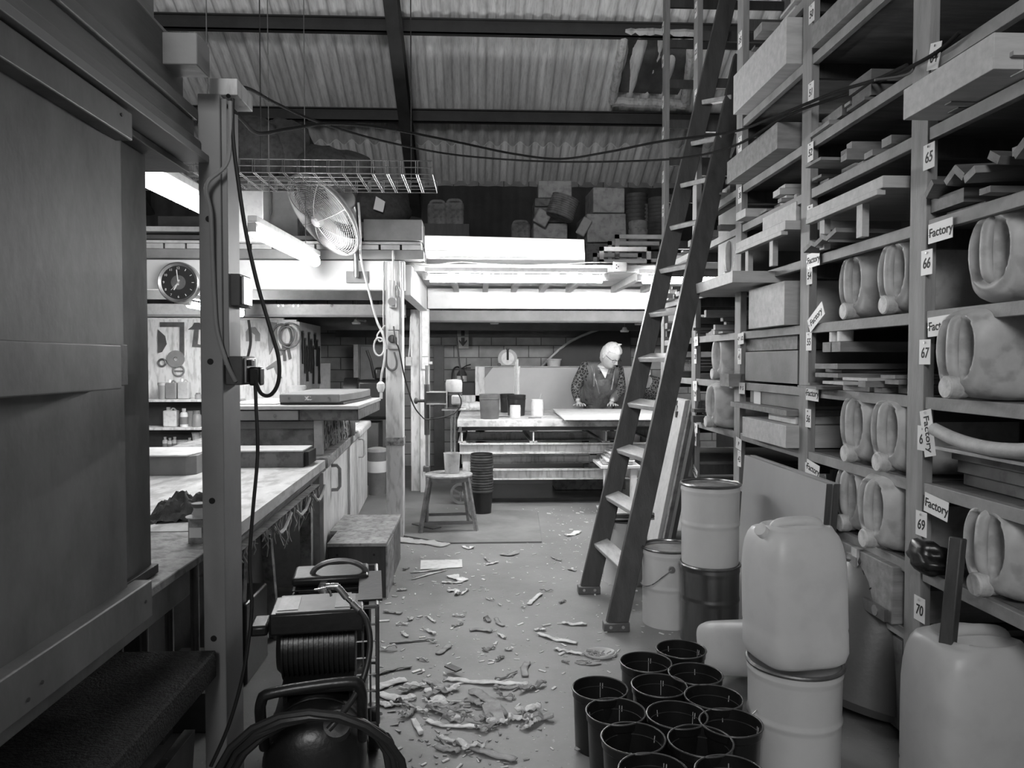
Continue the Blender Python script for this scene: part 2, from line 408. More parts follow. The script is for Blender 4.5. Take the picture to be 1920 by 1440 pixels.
# sill / ledge, apron, slats, step
t = thing('window_ledge', 'worn timber ledge board with chipped edge beside the booth', 'ledge', (-.95,1.9,.70))
pl(MB().quadprism([(-1.6,.3,.732),(-.80,.3,.732),(-.785,2.085,.732),(-.785,2.26,.732),(-.9,2.42,.732),(-1.6,2.42,.732)], (0,0,.023)), 'top_board', 'benchside', t, bevel=.003)
pl(MB().bb((-.84,.3,.655),(-.80,2.088,.731)), 'apron_board', 'panel', t, bevel=.003)
mm = thing('slatted_grille', 'row of upright metal slats under the ledge behind the post', 'grille', (-.9,2.0,.0))
for i in range(7):
    pl(MB().cyl((-.86-.085*i, 2.28+.02*i, .30), (-.86-.085*i, 2.28+.02*i, .73), .013, seg=10), 'slat', 'steeld', mm)
pl(MB().bb((-1.6,2.26,.26),(-.8,2.44,.30)), 'bottom_rail', 'dark', mm)
t = thing('step_plank', 'thick dark gritty timber step at the lower left corner', 'step', (-1.1,1.1,.40))
pl(MB().bb((-1.6,.2,.435),(-.72,2.06,.51)), 'tread', mat('gritty tread', .022,.9,var=.6,scale=60,bump=.8,fine=160), t, bevel=.006)
pl(MB().bb((-1.5,.25,.33),(-.80,.31,.434)), 'bearer', 'darkw', t); pl(MB().bb((-1.5,1.9,.33),(-.80,1.96,.434)), 'bearer', 'darkw', t)
tag(MB().quadprism([(-.80,1.45,0),(-.80,2.06,0),(-.78,2.06,.29),(-.78,1.45,.29)], (-.03,0,0)).build('kick_board', 'panel', loc=(-.8,1.75,0), bevel=.002), 'plain grey board standing below the dark gritty step', 'board')
# junction box on the post with plugs
t = thing('socket_box', 'grey metal socket box with a black plug on the near post', 'socket', (-.68,2.16,1.27))
pl(MB().bb((-.702,2.10,1.235),(-.655,2.22,1.315)), 'case', 'dark', t, bevel=.003)
pl(MB().bb((-.655,2.115,1.24),(-.648,2.205,1.31)), 'face_plate', 'steel', t, bevel=.002)
pl(MB().bb((-.648,2.13,1.232),(-.615,2.175,1.285)), 'plug', 'black', t, bevel=.006)
pl(MB().bb((-.648,2.12,1.288),(-.636,2.15,1.305)), 'rocker_switch', 'black', t, bevel=.002)
t = thing('switch_box', 'square grey switch box higher up on the near post', 'switch', (-.68,2.2,1.47))
pl(MB().bb((-.702,2.12,1.455),(-.665,2.22,1.545)), 'case', 'dark', t, bevel=.003)
pl(MB().bb((-.665,2.13,1.46),(-.658,2.21,1.54)), 'face_plate', 'steel', t, bevel=.002)
def cablepx(name, pts, r, m, label, n=6, cat='cable'):
    P = [atY(x, y, Y) for x, y, Y in pts]
    return tag(MB().tube(P, r, 8, smooth=n).build(name, m, loc=P[0]), label, cat)
cablepx('power_cable', [(478,700,2.14),(480,760,2.13),(483,850,2.12),(474,960,2.1),(468,1050,2.09),(472,1140,2.08),(462,1230,2.06),(447,1300,2.04),(425,1370,2.02),(395,1437,2.0)], .0052, 'rubber', 'thick black cable hanging from the socket plug down the post')
cablepx('power_cable', [(436,185,2.08),(437,260,2.07),(448,350,2.06),(462,440,2.06),(482,530,2.06),(505,610,2.06),(522,670,2.06),(522,715,2.06),(508,740,2.07),(490,738,2.1),(480,715,2.13)], .0055, 'rubber', 'black cable looping from post top into the socket box')
cablepx('power_cable', [(432,190,2.07),(428,300,2.07),(388,345,2.05),(395,400,2.06),(398,480,2.07),(402,560,2.08),(407,620,2.08),(425,680,2.08),(442,715,2.1)], .006, 'postw', 'painted grey cable clipped down the front of the near post')
cablepx('power_cable', [(466,600,2.2),(470,640,2.2),(462,680,2.18),(458,700,2.17)], .004, 'cable', 'short thin cable above the socket box')
# tin and rag on the ledge
def onz(px, py, z): return atZ(px, py, z)
p = atZ(374,1016,.755)
t = thing('paint_tin', 'printed tin with a white funnel on top, on the ledge', 'tin', p)
MB().lathe([(0,0),(.030,0),(.0315,.004),(.031,.07),(.0325,.074),(0,.074)], seg=24).build('can', mat('printed tin', .3,.4,.3,var=.5,scale=40,bump=.02), t)
MB().lathe([(0,.076),(.038,.076),(.0385,.079),(.022,.084),(.016,.098),(.0165,.108)], seg=24).build('funnel', 'white', t)
MB().lathe([(0,.105),(.0165,.105),(.022,.110),(.022,.118),(0,.118)], seg=20).build('cap', 'mid', t)
MB().bb((-.018,-.0325,.02),(.018,-.0305,.05)).build('label', 'paper', t)
P0 = atZ(322,985,.74)
vs = []; fs = []; n = 20
for j in range(n+1):
    for i in range(n+1):
        u, v = i/n-.5, j/n-.5; r = max(0, 1-(u*u+v*v)*4)
        vs.append((u*.23, v*.24, .005+.10*r**.7*(.6+.6*noise.noise(Vector((u*5,v*6,2))))+.02*noise.noise(Vector((u*16,v*14,7)))))
for j in range(n):
    for i in range(n): fs.append((j*(n+1)+i, j*(n+1)+i+1, (j+1)*(n+1)+i+1, (j+1)*(n+1)+i))
o = MB().add(vs, fs).build('rag', 'cloth'); o.location = (P0.x-.015, P0.y+.16, .742); o.rotation_euler = (0,0,.3); tag(o, 'dark crumpled cloth on the bench behind the printed tin', 'cloth')
# ================= long bench =================
BZ = .74
t = thing('work_bench', 'big pale resin-crusted workbench seen behind the near post', 'workbench', (-1.8,3.4,0))
pl(MB().quadprism([(-.825,2.50,BZ-.045),(-.875,4.28,BZ-.045),(-3.4,4.28,BZ-.045),(-3.4,2.46,BZ-.045)], (0,0,.045)), 'top', 'benchtop', t)
pl(MB().quadprism([(-.825,2.50,BZ-.047),(-.875,4.28,BZ-.047),(-.935,4.28,BZ-.12),(-.885,2.50,BZ-.12)], (-.03,0,0)), 'front_rail', 'benchside', t)
# ragged lower ledge with hanging drips
m = MB(); random.seed(3)
m.quadprism([(-.90,2.52,BZ-.125),(-.93,4.2,BZ-.125),(-.97,4.2,BZ-.16),(-.94,2.52,BZ-.16)], (.045,0,0))
pl(m, 'drip_ledge', 'benchside', t)
m = MB()
for i in range(78):
    y = 2.55+1.66*random.random(); x = -.872-.03*(y-2.5)/1.8+random.uniform(-.02,.012); L = abs(random.gauss(.03,.035))+.015
    if 3.3 < y < 3.95: L += random.random()*.09
    P = [(x+random.uniform(-.006,.006)*k, y+random.uniform(-.006,.006)*k, BZ-.135-L*k/3) for k in range(4)]
    m.tube(P, lambda s: .0062*(1-.6*s), 5)
for k in range(3):   # crusted loops
    y0 = 3.2+.38*k; Q = [(-.875, y0+.30*q, BZ-.15-.05*math.sin(PI*q)+.01*random.random()) for q in [i/10 for i in range(11)]]
    m.tube(Q, .008, 6)
o = pl(m, 'resin_drips', 'benchtop', t); o['kind'] = 'stuff'; o['label'] = 'pale hardened resin drips hanging from the edge'
for (a, b, w) in (((-.98,3.02,0),(-.96,3.06,.60),.05),((-.96,3.52,0),(-.98,3.44,.60),.05)):
    pl(MB().beam(a, b, w, .02), 'leg', 'benchside', t)
for y in (4.15,): pl(MB().bb((-.99,y,0),(-.93,y+.05,.62)), 'leg', 'benchside', t)
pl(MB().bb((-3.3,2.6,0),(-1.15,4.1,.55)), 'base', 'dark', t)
# ---- cabinet run
t = thing('door_cabinet', 'scuffed white base cabinet with crusted top beyond the bench', 'cabinet', (-1.3,5.6,0))
A = Vector((-.885,4.30,0)); B = Vector((-1.045,7.05,0)); D = (B-A).normalized(); Nn = Vector((D.y,-D.x,0))
def on(s, z, off=0): return A+D*s+Vector((0,0,z))+Nn*off
Lc = (B-A).length
pl(MB().quadprism([on(.02,.0,-.03),on(Lc,0,-.03),(-2.0,7.1,0),(-2.0,4.35,0)], (0,0,BZ-.05)), 'carcass', 'white', t)
pl(MB().quadprism([on(.0,BZ-.05,.02),on(1.72,BZ-.05,.02),(-2.0,6.0,BZ-.05),(-2.0,4.32,BZ-.05)], (0,0,.06)), 'crusted_top', 'benchside', t, bevel=.006)
pl(MB().quadprism([on(1.73,BZ-.055,.03),on(Lc+.02,BZ-.055,.03),(-2.0,7.12,BZ-.055),(-2.0,6.02,BZ-.055)], (0,0,.06)), 'white_top', 'worn', t, bevel=.012)
for s0, s1, hz in ((.0,1.32,1), (1.33,1.78,0), (1.79,Lc,1)):
    d = pl(MB().quadprism([on(s0,.03,-.03),on(s1,.03,-.03),on(s1,BZ-.075,-.03),on(s0,BZ-.075,-.03)], Nn*.025), 'door', 'worn', t, bevel=.002)
    if hz:
        s = s0+.33 if s0 < 1 else s0+.16
        pts = [on(s,.66,-.005),on(s,.66,.03),on(s,.64,.045),on(s,.53,.045),on(s,.51,.03),on(s,.51,-.005)]
        MB().tube([p-d.location-Vector(t.location) for p in pts], .011, 8).build('handle', 'cream', d)
# ---- crates on bench
def solid(name, pts, h, m, label, cat, group=None, **k):
    pts = [Vector(p) for p in pts]; c = sum(pts, Vector())/len(pts)
    return tag(MB().quadprism(pts, (0,0,h)).build(name, m, loc=c, **k), label, cat, group)
t = thing('mould_box', 'low dark timber mould box with a bright white top on the bench', 'box', (-1.4,4.05,BZ))
pl(MB().bb((-1.5,3.98,BZ),(-.93,4.20,BZ+.085)), 'body', 'crate', t, bevel=.003)
pl(MB().bb((-1.5,3.975,BZ+.085),(-.93,4.21,BZ+.092)), 'top_sheet', 'white', t)
pl(MB().bb((-.93,4.0,BZ+.01),(-.905,4.18,BZ+.08)), 'end_block', 'ink', t)
t = thing('mould_crate', 'large grey splashed mould crate under the stacked frames', 'crate', (-1.6,4.9,BZ+.012))
z0 = BZ+.012
pl(MB().bb((-1.52,4.42,z0),(-.97,5.6,z0+.20)), 'body', mat('splashed board', .17,.6,var=.5,scale=6,bump=.4,dirt=.35,fine=16), t, bevel=.004)
pl(MB().bb((-1.52,4.405,z0+.155),(-.965,4.42,z0+.20)), 'front_rail', 'mid', t, bevel=.002)
pl(MB().bb((-.965,4.40,z0-.0),(-.915,4.44,z0+.21)), 'corner_post', 'cream', t, bevel=.002)
m = MB(); random.seed(9)
for i in range(130):
    y = random.uniform(4.46,5.55); z = z0+random.uniform(.01,.19); L = random.uniform(.02,.09)
    m.tube([(-.962,y,min(z+L,z0+.2)),(-.952,y+random.uniform(-.01,.01),z),(-.958,y,max(z-L*.5,z0))], .008, 5)
o = pl(m, 'resin_crust', 'benchside', t); o['kind'] = 'stuff'
pl(MB().bb((-.965,5.56,z0),(-.92,5.6,z0+.2)), 'corner_post', 'cream', t, bevel=.002)
t = thing('timber_mould', 'wide timber mould frame overhanging the splashed crate', 'frame', (-1.5,5.0,.96))
pl(MB().bb((-1.50,4.34,.962),(-1.04,4.38,1.018)), 'front_board', 'mid', t, bevel=.003)
pl(MB().bb((-1.04,4.36,.958),(-.70,5.3,1.024)), 'end_block', 'crate', t, bevel=.006)
pl(MB().bb((-1.50,4.38,.965),(-1.04,5.3,1.02)), 'infill', 'dark', t)
pl(MB().bb((-1.50,4.33,1.024),(-.695,5.32,1.045)), 'top_sheet', 'cream', t, bevel=.002)
for x in (-1.17,-1.38): pl(MB().cyl((x,4.325,.99),(x,4.342,.99),.008,seg=8), 'bolt', 'chrome', t)
t = thing('timber_mould', 'upper bolted mould lid stacked on the wide timber frame', 'frame', (-1.4,5.0,1.047))
pl(MB().quadprism([(-1.17,4.45,1.047),(-.80,4.45,1.047),(-.76,4.9,1.047),(-.76,5.3,1.047),(-1.17,5.3,1.047)], (0,0,.012)), 'base_board', 'darkw', t)
pl(MB().quadprism([(-1.17,4.43,1.059),(-.82,4.43,1.059),(-.765,4.9,1.059),(-.765,5.3,1.059),(-1.17,5.3,1.059)], (0,0,.05)), 'block', 'mid', t, bevel=.006)
for x in (-1.11,-.88): pl(MB().cyl((x,4.415,1.085),(x,4.435,1.085),.007,seg=8), 'bolt', 'chrome', t)
m = MB(); random.seed(4)
for i in range(14):
    a = random.random()*6.3; m.tube([(-1.0+.03*math.cos(a)*random.random(),4.424,1.085+.012*math.sin(a)),(-1.0+.02*math.cos(a*2),4.422,1.085+.012*math.sin(a*3))], .0018, 4)
pl(m, 'paint_mark', 'card', t)
solid('paper_sheet', [(-1.49,4.5,1.047),(-1.2,4.48,1.047),(-1.2,5.0,1.047),(-1.48,5.1,1.047)], .004, 'paper', 'white sheet lying left of the bolted mould lid', 'sheet')
# window side boxes
t = thing('plaster_box', 'small grey box with a spilled white top, nearest in the bench window', 'box', (-1.8,3.75,BZ))
pl(MB().quadprism([(-2.2,3.72,BZ),(-1.44,3.72,BZ),(-1.40,3.76,BZ),(-1.40,3.98,BZ),(-2.2,3.98,BZ)], (0,0,.095)), 'body', 'mid', t, bevel=.003)
pl(MB().quadprism([(-2.2,3.71,BZ+.095),(-1.43,3.71,BZ+.095),(-1.40,3.98,BZ+.095),(-2.2,3.98,BZ+.095)], (0,0,.008)), 'spill', 'white', t, bevel=.003)
t = thing('plaster_box', 'long white topped box behind the small grey box', 'box', (-2.3,4.6,BZ))
pl(MB().bb((-3.2,4.4-.18,BZ),(-1.30,4.40,BZ+.05)), 'body', 'cream', t, bevel=.003)
pl(MB().bb((-3.2,4.2,BZ+.05),(-1.30,4.40,BZ+.065)), 'top', 'white', t, bevel=.004)
# cone and sheet on the cabinet end
t = thing('flat_iron', 'dark cone shaped tool with flat foot on the cabinet top', 'tool', (-.985,5.75,BZ+.012))
MB().lathe([(0,.012),(.035,.012),(.012,.12),(0,.125)], seg=16).build('cone', 'dark', t)
MB().bb((-.04,-.03,0),(.05,.03,.012)).build('foot', 'steeld', t, bevel=.004)
solid('paper_sheet', [(-1.30,6.15,BZ+.006),(-1.06,6.2,BZ+.006),(-1.08,6.75,BZ+.006),(-1.3,6.7,BZ+.006)], .002, 'paper', 'white paper on the far end of the white cabinet', 'sheet')
solid('knife', [(-1.26,6.78,BZ+.006),(-1.10,6.92,BZ+.006),(-1.11,6.945,BZ+.006),(-1.28,6.81,BZ+.006)], .008, 'steeld', 'dark blade lying behind the paper on the cabinet', 'knife')
# ================= tool wall =================
t = thing('tool_board', 'whitewashed tool board on the far left wall', 'board', (-2.5,7.6,.96))
pl(MB().bb((-3.9,7.6,.0),(-1.83,7.66,1.72)), 'board', 'worn', t)
pl(MB().bb((-3.9,7.57,1.72),(-1.95,7.62,1.735)), 'top_rail', 'white', t)
t = thing('tool_side_board', 'angled pale board crowded with hanging tools', 'board', (-1.8,8.1,.9))
pl(MB().bb((-1.83,7.6,.0),(-1.80,8.6,1.70)), 'board', 'cream', t)
def wy(px, py): p = atY(px, py, 7.585); return p
def flat(name, pxs, label, m='dark', cat='tool', Y=7.585, th=.012, **k):
    P = [atY(x, y, Y) for x, y in pxs]; c = sum(P, Vector())/len(P)
    return tag(MB().quadprism(P, (0,th,0)).build(name, m, loc=c, **k), label, cat)
flat('set_square', [(300,604),(345,604),(345,668),(337,668),(337,613),(300,613)], 'large dark set square hanging behind the clock', 'steeld')
flat('float_trowel', [(352,618),(360,612),(364,605),(374,605),(378,612),(385,618)], 'dark T shaped trowel head on the white board', 'dark')
flat('trowel_handle', [(364,618),(372,618),(370,645),(384,648),(384,652),(360,650)], 'pale bent shaft hanging below the trowel head', 'steeld')
def ring(px, py, R, r, label, name='ring', m='mid'):
    c = wy(px, py); return tag(MB().tube([(R*math.cos(a*PI/12),0,R*math.sin(a*PI/12)) for a in range(24)], r, 8, closed=True).build(name, m), label, 'tool')
o = MB().lathe([(.02,0),(.085,0),(.085,.015),(.02,.015),(.02,0)], seg=32, M=Matrix.Rotation(PI/2,4,'X')).build('abrasive_disc', 'mid'); o.location = wy(330,673); tag(o, 'round grey abrasive disc with centre hole on the board', 'disc')
o = ring(335,695,.052,.009,'round ring tool with a crossbar below the abrasive disc','ring_gauge'); o.location = wy(335,695)
b = MB().bb((-.05,-.006,-.006),(.05,.006,.006)).build('crossbar','mid',o)
o = ring(304,680,.035,.01,'small dark ring hanging at the left of the abrasive disc','steel_ring','steeld'); o.location = wy(304,680)
flat('paint_scraper', [(296,618),(309,630),(312,645),(303,660),(296,662)], 'dark curved scraper cut by the booth board edge', 'dark')
flat('horseshoe_form', [(461,640),(461,622),(466,614),(478,613),(487,626),(487,639),(478,639),(478,628),(470,622),(470,640)], 'dark horseshoe shaped former on the board', 'mid')
P = [wy(528+18*math.cos(a), 632+24*math.sin(a)*1.0) for a in [i*PI/10 for i in range(20)]]
m = MB(); m.tube(P, .011, 8, closed=True)
for dx, dr in ((3,3),(-2,-3)):
    m.tube([wy(541+dx+(17+dr)*math.cos(a), 629+(20+dr)*math.sin(a))+Vector((0,-.03,0)) for a in [i*PI/10 for i in range(20)]], .009, 8, closed=True)
tag(m.build('air_hose', 'cable', loc=wy(541,630)), 'coiled dark air hose hanging on the tool board', 'hose')
P = [wy(545+.5*i, 640+3*i) for i in range(4)]
flat('curved_gauge', [(498,690),(512,680),(518,676),(519,690),(525,702),(529,709),(525,710),(517,700),(513,688),(500,693)], 'grey curved gauge blade hanging low on the board', 'mid')
flat('clamp', [(503,603),(518,605),(520,640),(530,665),(522,668),(512,650),(505,665),(502,640)], 'grey clamp hanging beside the coiled hose', 'mid')
flat('cutters', [(528,645),(533,648),(536,676),(531,677)], 'dark pincers hanging under the hose coil', 'dark')
flat('cutters', [(536,646),(541,645),(546,672),(541,674)], 'second dark pincers angled right under the hose coil', 'dark')
random.seed(5)
sx = Vector((-1.79,0,0))
lab = ['black pliers, highest on the angled board', 'long dark file hanging on the angled board', 'dark snips hanging mid way on the angled board', 'small open pliers low on the angled board', 'steel ruler strip hanging on the angled board', 'dark hooked bar at the far side of the angled board', 'thin dark rod low on the angled board', 'black tongs near the rear of the angled board', 'short chisel hanging on the angled board']
for i, l in enumerate(lab):
    y = 7.68+.095*i; z = 1.60-.07*(i%3); L = random.uniform(.16,.42)
    t = thing('hanging_tool', l, 'tool', (-1.785,y,z))
    MB().tube([(0,-.015,0),(0,.012,-L*.45),(0,-.008,-L)], .011, 6).build('arm', 'black', t)
    if i % 2 == 0: MB().tube([(0,.02,0),(0,-.012,-L*.45),(0,.02,-L)], .011, 6).build('arm', 'black', t)
    MB().cyl((-.012,0,.0),(.012,0,.0),.014,seg=8).build('pivot', 'steeld', t)
o = MB().bb((-.06,-.015,-.16),(.06,.015,.16)).build('plank_offcut', 'cream', bevel=.003); o.location = (-1.738,8.52,1.12); o.rotation_euler = (0,0,0); tag(o, 'pale board offcut leaning at the end of the angled tool board', 'board')
# ---- shelves behind the bench
t = thing('wall_shelves', 'white shelf unit with jars below the tool board', 'shelf', (-3.0,7.45,0))
for z in (.935,.665,.425): pl(MB().bb((-3.9,7.28,z-.022),(-2.35,7.595,z)), 'shelf_board', 'worn', t, bevel=.002)
pl(MB().bb((-2.37,7.28,0),(-2.345,7.595,.93)), 'side', 'worn', t); pl(MB().bb((-3.9,7.57,0),(-2.35,7.598,.93)), 'back', 'dark', t)
def jar(px, z, w, h, kind, label, m='white', Y=7.42):
    p = atY(px, 700, Y); r = w/2
    t = thing('storage_bottle' if kind != 'tub' else 'plastic_tub', label, 'bottle' if kind != 'tub' else 'tub', (p.x, Y, z), group='jars on the shelves')
    if kind == 'bottle':
        MB().lathe([(0,0),(r,0),(r,h*.68),(r*.8,h*.78),(r*.4,h*.82),(r*.4,h*.88),(0,h*.88)], seg=16).build('body', m, t)
        MB().lathe([(0,h*.86),(r*.5,h*.86),(r*.5,h),(0,h)], seg=12).build('cap', 'white', t)
        MB().lathe([(r*1.02,h*.15),(r*1.02,h*.55)], seg=16).build('label', 'mid', t)
    elif kind == 'tub':
        MB().lathe([(0,0),(r*.85,0),(r,h*.85),(0,h*.85)], seg=18).build('body', m, t)
        MB().lathe([(0,h*.84),(r*1.07,h*.84),(r*1.07,h),(0,h)], seg=18).build('lid', 'cream', t)
    elif kind == 'jar':
        MB().lathe([(0,0),(r,0),(r,h*.7),(r*.7,h*.82),(0,h*.82)], seg=16).build('body', m, t)
        MB().lathe([(0,h*.8),(r*.75,h*.8),(r*.75,h),(0,h)], seg=16).build('lid', 'mid', t)
    elif kind == 'jug':
        MB().box((0,0,h*.42),(w,w*.7,h*.84)).build('body', m, t, bevel=.012)
        MB().cyl((-r*.4,0,h*.84),(-r*.4,0,h),r*.28).build('cap', 'white', t)
        MB().tube([(-r*.1,0,h*.82),(r*.3,0,h*.95),(r*.75,0,h*.82)],.008,6,smooth=4).build('handle', m, t)
jar(305,.935,.09,.16,'tub','smoky tub with crossed tools at the left of the top shelf','glassy')
jar(322,.935,.11,.19,'jug','grey box jug with a torn label on the top shelf','mid')
jar(345,.935,.11,.20,'jug','tall translucent jug right of the torn label jug','cream')
jar(371,.935,.06,.06,'jar','small glass jar alone on the top shelf','glassy')
jar(320,.665,.13,.19,'jug','squat white jug at the left of the middle shelf','white')
jar(344,.665,.075,.18,'bottle','white squeeze bottle with printed sleeve, middle shelf','white',7.38)
jar(357,.665,.10,.15,'tub','plain round tub behind the squeeze bottle','cream',7.5)
jar(368,.665,.085,.16,'jar','glass jar with white label, middle shelf','glassy',7.38)
jar(390,.665,.10,.16,'tub','pale tub half hidden by the near post, middle shelf','cream')
for px, w, h, k, l in ((308,.055,.14,'bottle','leftmost small white bottle on the lowest shelf'),(317,.05,.13,'bottle','second small white bottle on the lowest shelf'),(326,.055,.14,'bottle','third small white bottle on the lowest shelf'),(340,.10,.11,'tub','white square tub between bottles on the lowest shelf'),(354,.052,.13,'bottle','single bottle right of the square tub, lowest shelf'),(367,.085,.10,'tub','round tub under another tub, lowest shelf'),(385,.11,.19,'tub','wide grey tub beside the near post, lowest shelf')):
    jar(px, .425, w, h, k, l)
p = atY(367,700,7.42); t = thing('plastic_tub','round tub stacked on top of another tub','tub',(p.x,7.42,.526), group='jars on the shelves')
MB().lathe([(0,0),(.036,0),(.042,.07),(0,.07)],seg=18).build('body','white',t); MB().lathe([(0,.069),(.045,.069),(.045,.083),(0,.083)],seg=18).build('lid','cream',t)
for i, l in enumerate(['lower pale tub stacked on the frame beside the tools', 'upper pale tub stacked on the frame beside the tools']):
    p = atY(557,700,6.9); t = thing('plastic_tub', l, 'tub', (p.x,6.9,.905+i*.09)); MB().lathe([(0,0),(.075,0),(.085,.07),(.085,.086),(0,.086)],seg=20).build('body','cream',t)
tag(MB().bb((-1.9,6.75,.748),(-1.25,7.05,.903)).build('side_cupboard','dark',loc=(-1.7,7.0,0),bevel=.004),'dark low cupboard behind the stacked mould frames','cupboard')
# ---- dark back corner: grey locker, machine
t = thing('steel_locker', 'pale grey locker door standing against the dark back wall', 'locker', (-1.3,9.05,0))
p0 = atY(663,646,9.0); p1 = atY(735,646,9.0)
pl(MB().bb((p0.x,9.0,0),(p1.x+.1,9.28,p0.z)), 'body', 'mid', t, bevel=.004)
pl(MB().bb((p0.x,8.985,0),(p0.x+.05,9.0,p0.z)), 'edge_strip', 'cream', t)
pl(MB().bb((p0.x+.08,8.985,.05),(p1.x+.08,9.0,p0.z-.02)), 'door', 'mid', t, bevel=.003)
t = thing('grinding_machine', 'black bench machine with upright lever behind the white column', 'machine', (-1.15,8.0,0))
pl(MB().bb((-1.36,7.85,0),(-1.05,8.2,.66)), 'pedestal', 'dark', t, bevel=.01)
m = MB(); m.box((-1.1,8.0,.90),(.36,.34,.42)); pl(m, 'housing', 'blackm', t, bevel=.04)
pl(MB().cyl((-1.42,8.0,1.0),(-1.28,8.0,1.0),.13,seg=24), 'wheel', 'blackm', t)
pl(MB().box((-1.02,7.98,1.17),(.16,.2,.14)), 'motor', 'blackm', t, bevel=.03)
pl(MB().tube([(-1.10,7.9,1.13),(-1.13,7.88,1.30),(-1.17,7.86,1.42)], .014, 8), 'lever', 'black', t)
t = thing('crock_urn', 'white lidded plastic drum standing behind the white column', 'drum', (-1.0,7.35,0))
MB().lathe([(0,0),(.085,0),(.09,.40),(.095,.42),(0,.42)], seg=24).build('body','mid',t); MB().lathe([(.0905,.22),(.0915,.33)],seg=24).build('label','paper',t); MB().lathe([(0,.42),(.09,.42),(.09,.45),(.05,.46),(0,.46)],seg=24).build('lid','cream',t)
# ================= white columns, mezzanine =================
def X_(px, Y): return atY(px, 678, Y).x
def Z_(py, Y): return atY(898, py, Y).z
t = thing('support_column', 'chipped white square column right of the bench, carrying conduit and switch', 'column', (-.635,5.57,0))
x0, x1 = X_(723,5.52), X_(755,5.52)
pl(MB().bb((x0,5.52,0),(x1,5.65,2.03)), 'shaft', 'worn', t, bevel=.006)
pl(MB().bb((x0+.02,5.50,1.53),(x1-.02,5.52,2.03)), 'channel_cover', 'worn', t, bevel=.003)
pl(MB().tube([(x0-.01,5.51,1.35),(x0-.01,5.51,2.03)], .007, 8), 'conduit', 'steel', t)
pl(MB().tube([(x1-.015,5.505,1.5),(x1-.015,5.505,2.03)], .006, 8), 'conduit', 'steel', t)
pl(MB().bb((x0-.004,5.515,.68),(x1+.004,5.655,.74)), 'rust_band', mat('rusty chipped paint',.22,.8,var=.8,scale=30,bump=.5), t)
t = thing('rotary_switch', 'grey box with black rotary knob on the white column', 'switch', (X_(736,5.48),5.5,Z_(655,5.48)))
MB().bb((-.035,-.02,0),(.04,.018,.135)).build('case', 'cream', t, bevel=.006)
MB().cyl((0,-.02,.075),(0,-.035,.075), .030, seg=24).build('dial', 'black', t); MB().bb((-.007,-.05,.052),(.007,-.035,.098)).build('knob', 'dark', t, bevel=.002)
t = thing('conduit_plug', 'pale elongated connector box on the upper part of the white column', 'plug', (X_(736,5.46),5.47,Z_(578,5.46)))
MB().bb((-.028,-.018,0),(.028,.02,.20)).build('case', 'cream', t, bevel=.01); MB().lathe([(0,-.02),(.03,-.02),(.03,.02),(0,.02)], seg=20, M=Matrix.Rotation(PI/2,4,'X'), c=(0,-.01,.045)).build('collar', 'mid', t)
MB().tube([(.03,.0,.16),(.045,-.01,.12),(.04,0,.08)], .012, 8, smooth=4).build('loop', 'mid', t)
def pc(name, pts, r, m, label, n=6):
    return cablepx(name, pts, r, m, label, n)
pc('cable', [(737,470,5.5),(737,520,5.46),(736,555,5.46)], .009, 'cablew', 'thick white cable entering the connector box on the column')
pc('cable', [(738,612,5.45),(742,640,5.42),(748,655,5.42),(757,700,5.45),(768,740,5.6),(778,765,5.8),(790,780,5.85),(798,786,5.85),(815,785,5.8),(840,780,5.8),(855,772,5.8),(864,760,5.8),(864,748,5.8),(859,738,5.8)], .0055, 'rubber', 'black cable drooping from the column switch to the mixer motor')
pc('cable', [(672,380,5.3),(676,440,5.3),(676,480,5.35),(690,540,5.4),(706,600,5.42),(717,625,5.42),(722,650,5.42),(720,680,5.42),(716,700,5.42),(714,716,5.42)], .008, 'cablew', 'white fan cable running down beside the column to a hanging plug')
pc('cable', [(722,610,5.46),(713,620,5.45),(707,630,5.45),(712,640,5.45),(720,636,5.45)], .006, 'cablew', 'upper small loop of white cable left of the switch')
P = [atY(711+10*math.cos(a), 650+17*math.sin(a), 5.44) for a in [i*PI/9 for i in range(18)]]
tag(MB().tube(P, .007, 8, closed=True).build('cable', 'cablew', loc=P[0]), 'larger ring of coiled white cable left of the switch', 'cable')
P = [atY(x, y, 5.47) for x, y in ((724,655),(724,680),(728,690),(735,694),(742,690),(744,678),(740,660))]
tag(MB().tube(P, .009, 8, smooth=5).build('cable', 'cable', loc=P[0]), 'thick grey cable loop hanging under the rotary switch', 'cable')
t = thing('hanging_plug', 'white plug head dangling left of the white column', 'plug', atY(714,735,5.42))
MB().lathe([(0,0),(.018,0),(.03,.03),(.028,.06),(.012,.075),(0,.075)], seg=16).build('body', 'white', t); MB().bb((-.008,-.01,-.05),(.012,.01,.02)).build('spout', 'white', t, bevel=.004)
# second post pair with joining beam
t = thing('support_column', 'pair of white posts behind the drill stand carrying the cross beam', 'column', (-.6,7.5,0))
pl(MB().bb((X_(770,7.5),7.5,0),(X_(787,7.5),7.62,1.82)), 'rear_post', 'worn', t, bevel=.004)
pl(MB().bb((X_(787,7.4),7.42,0),(X_(805,7.42),7.5,1.82)), 'front_post', 'worn', t, bevel=.004)
pl(MB().bb((X_(791,7.4),7.405,1.35),(X_(803,7.4),7.42,1.8)), 'cover_strip', 'white', t, bevel=.002)
t = thing('wall_socket', 'white socket box on the rear white post', 'socket', (X_(797,7.38),7.39,Z_(692,7.38)))
MB().bb((-.03,-.02,0),(.035,.012,.12)).build('case', 'white', t, bevel=.004); MB().cyl((.035,0,.06),(.07,0,.06),.014).build('knob', 'white', t)
t = thing('wall_socket', 'small pale connector between the two white columns', 'socket', (X_(766,7.45),7.47,Z_(686,7.45)))
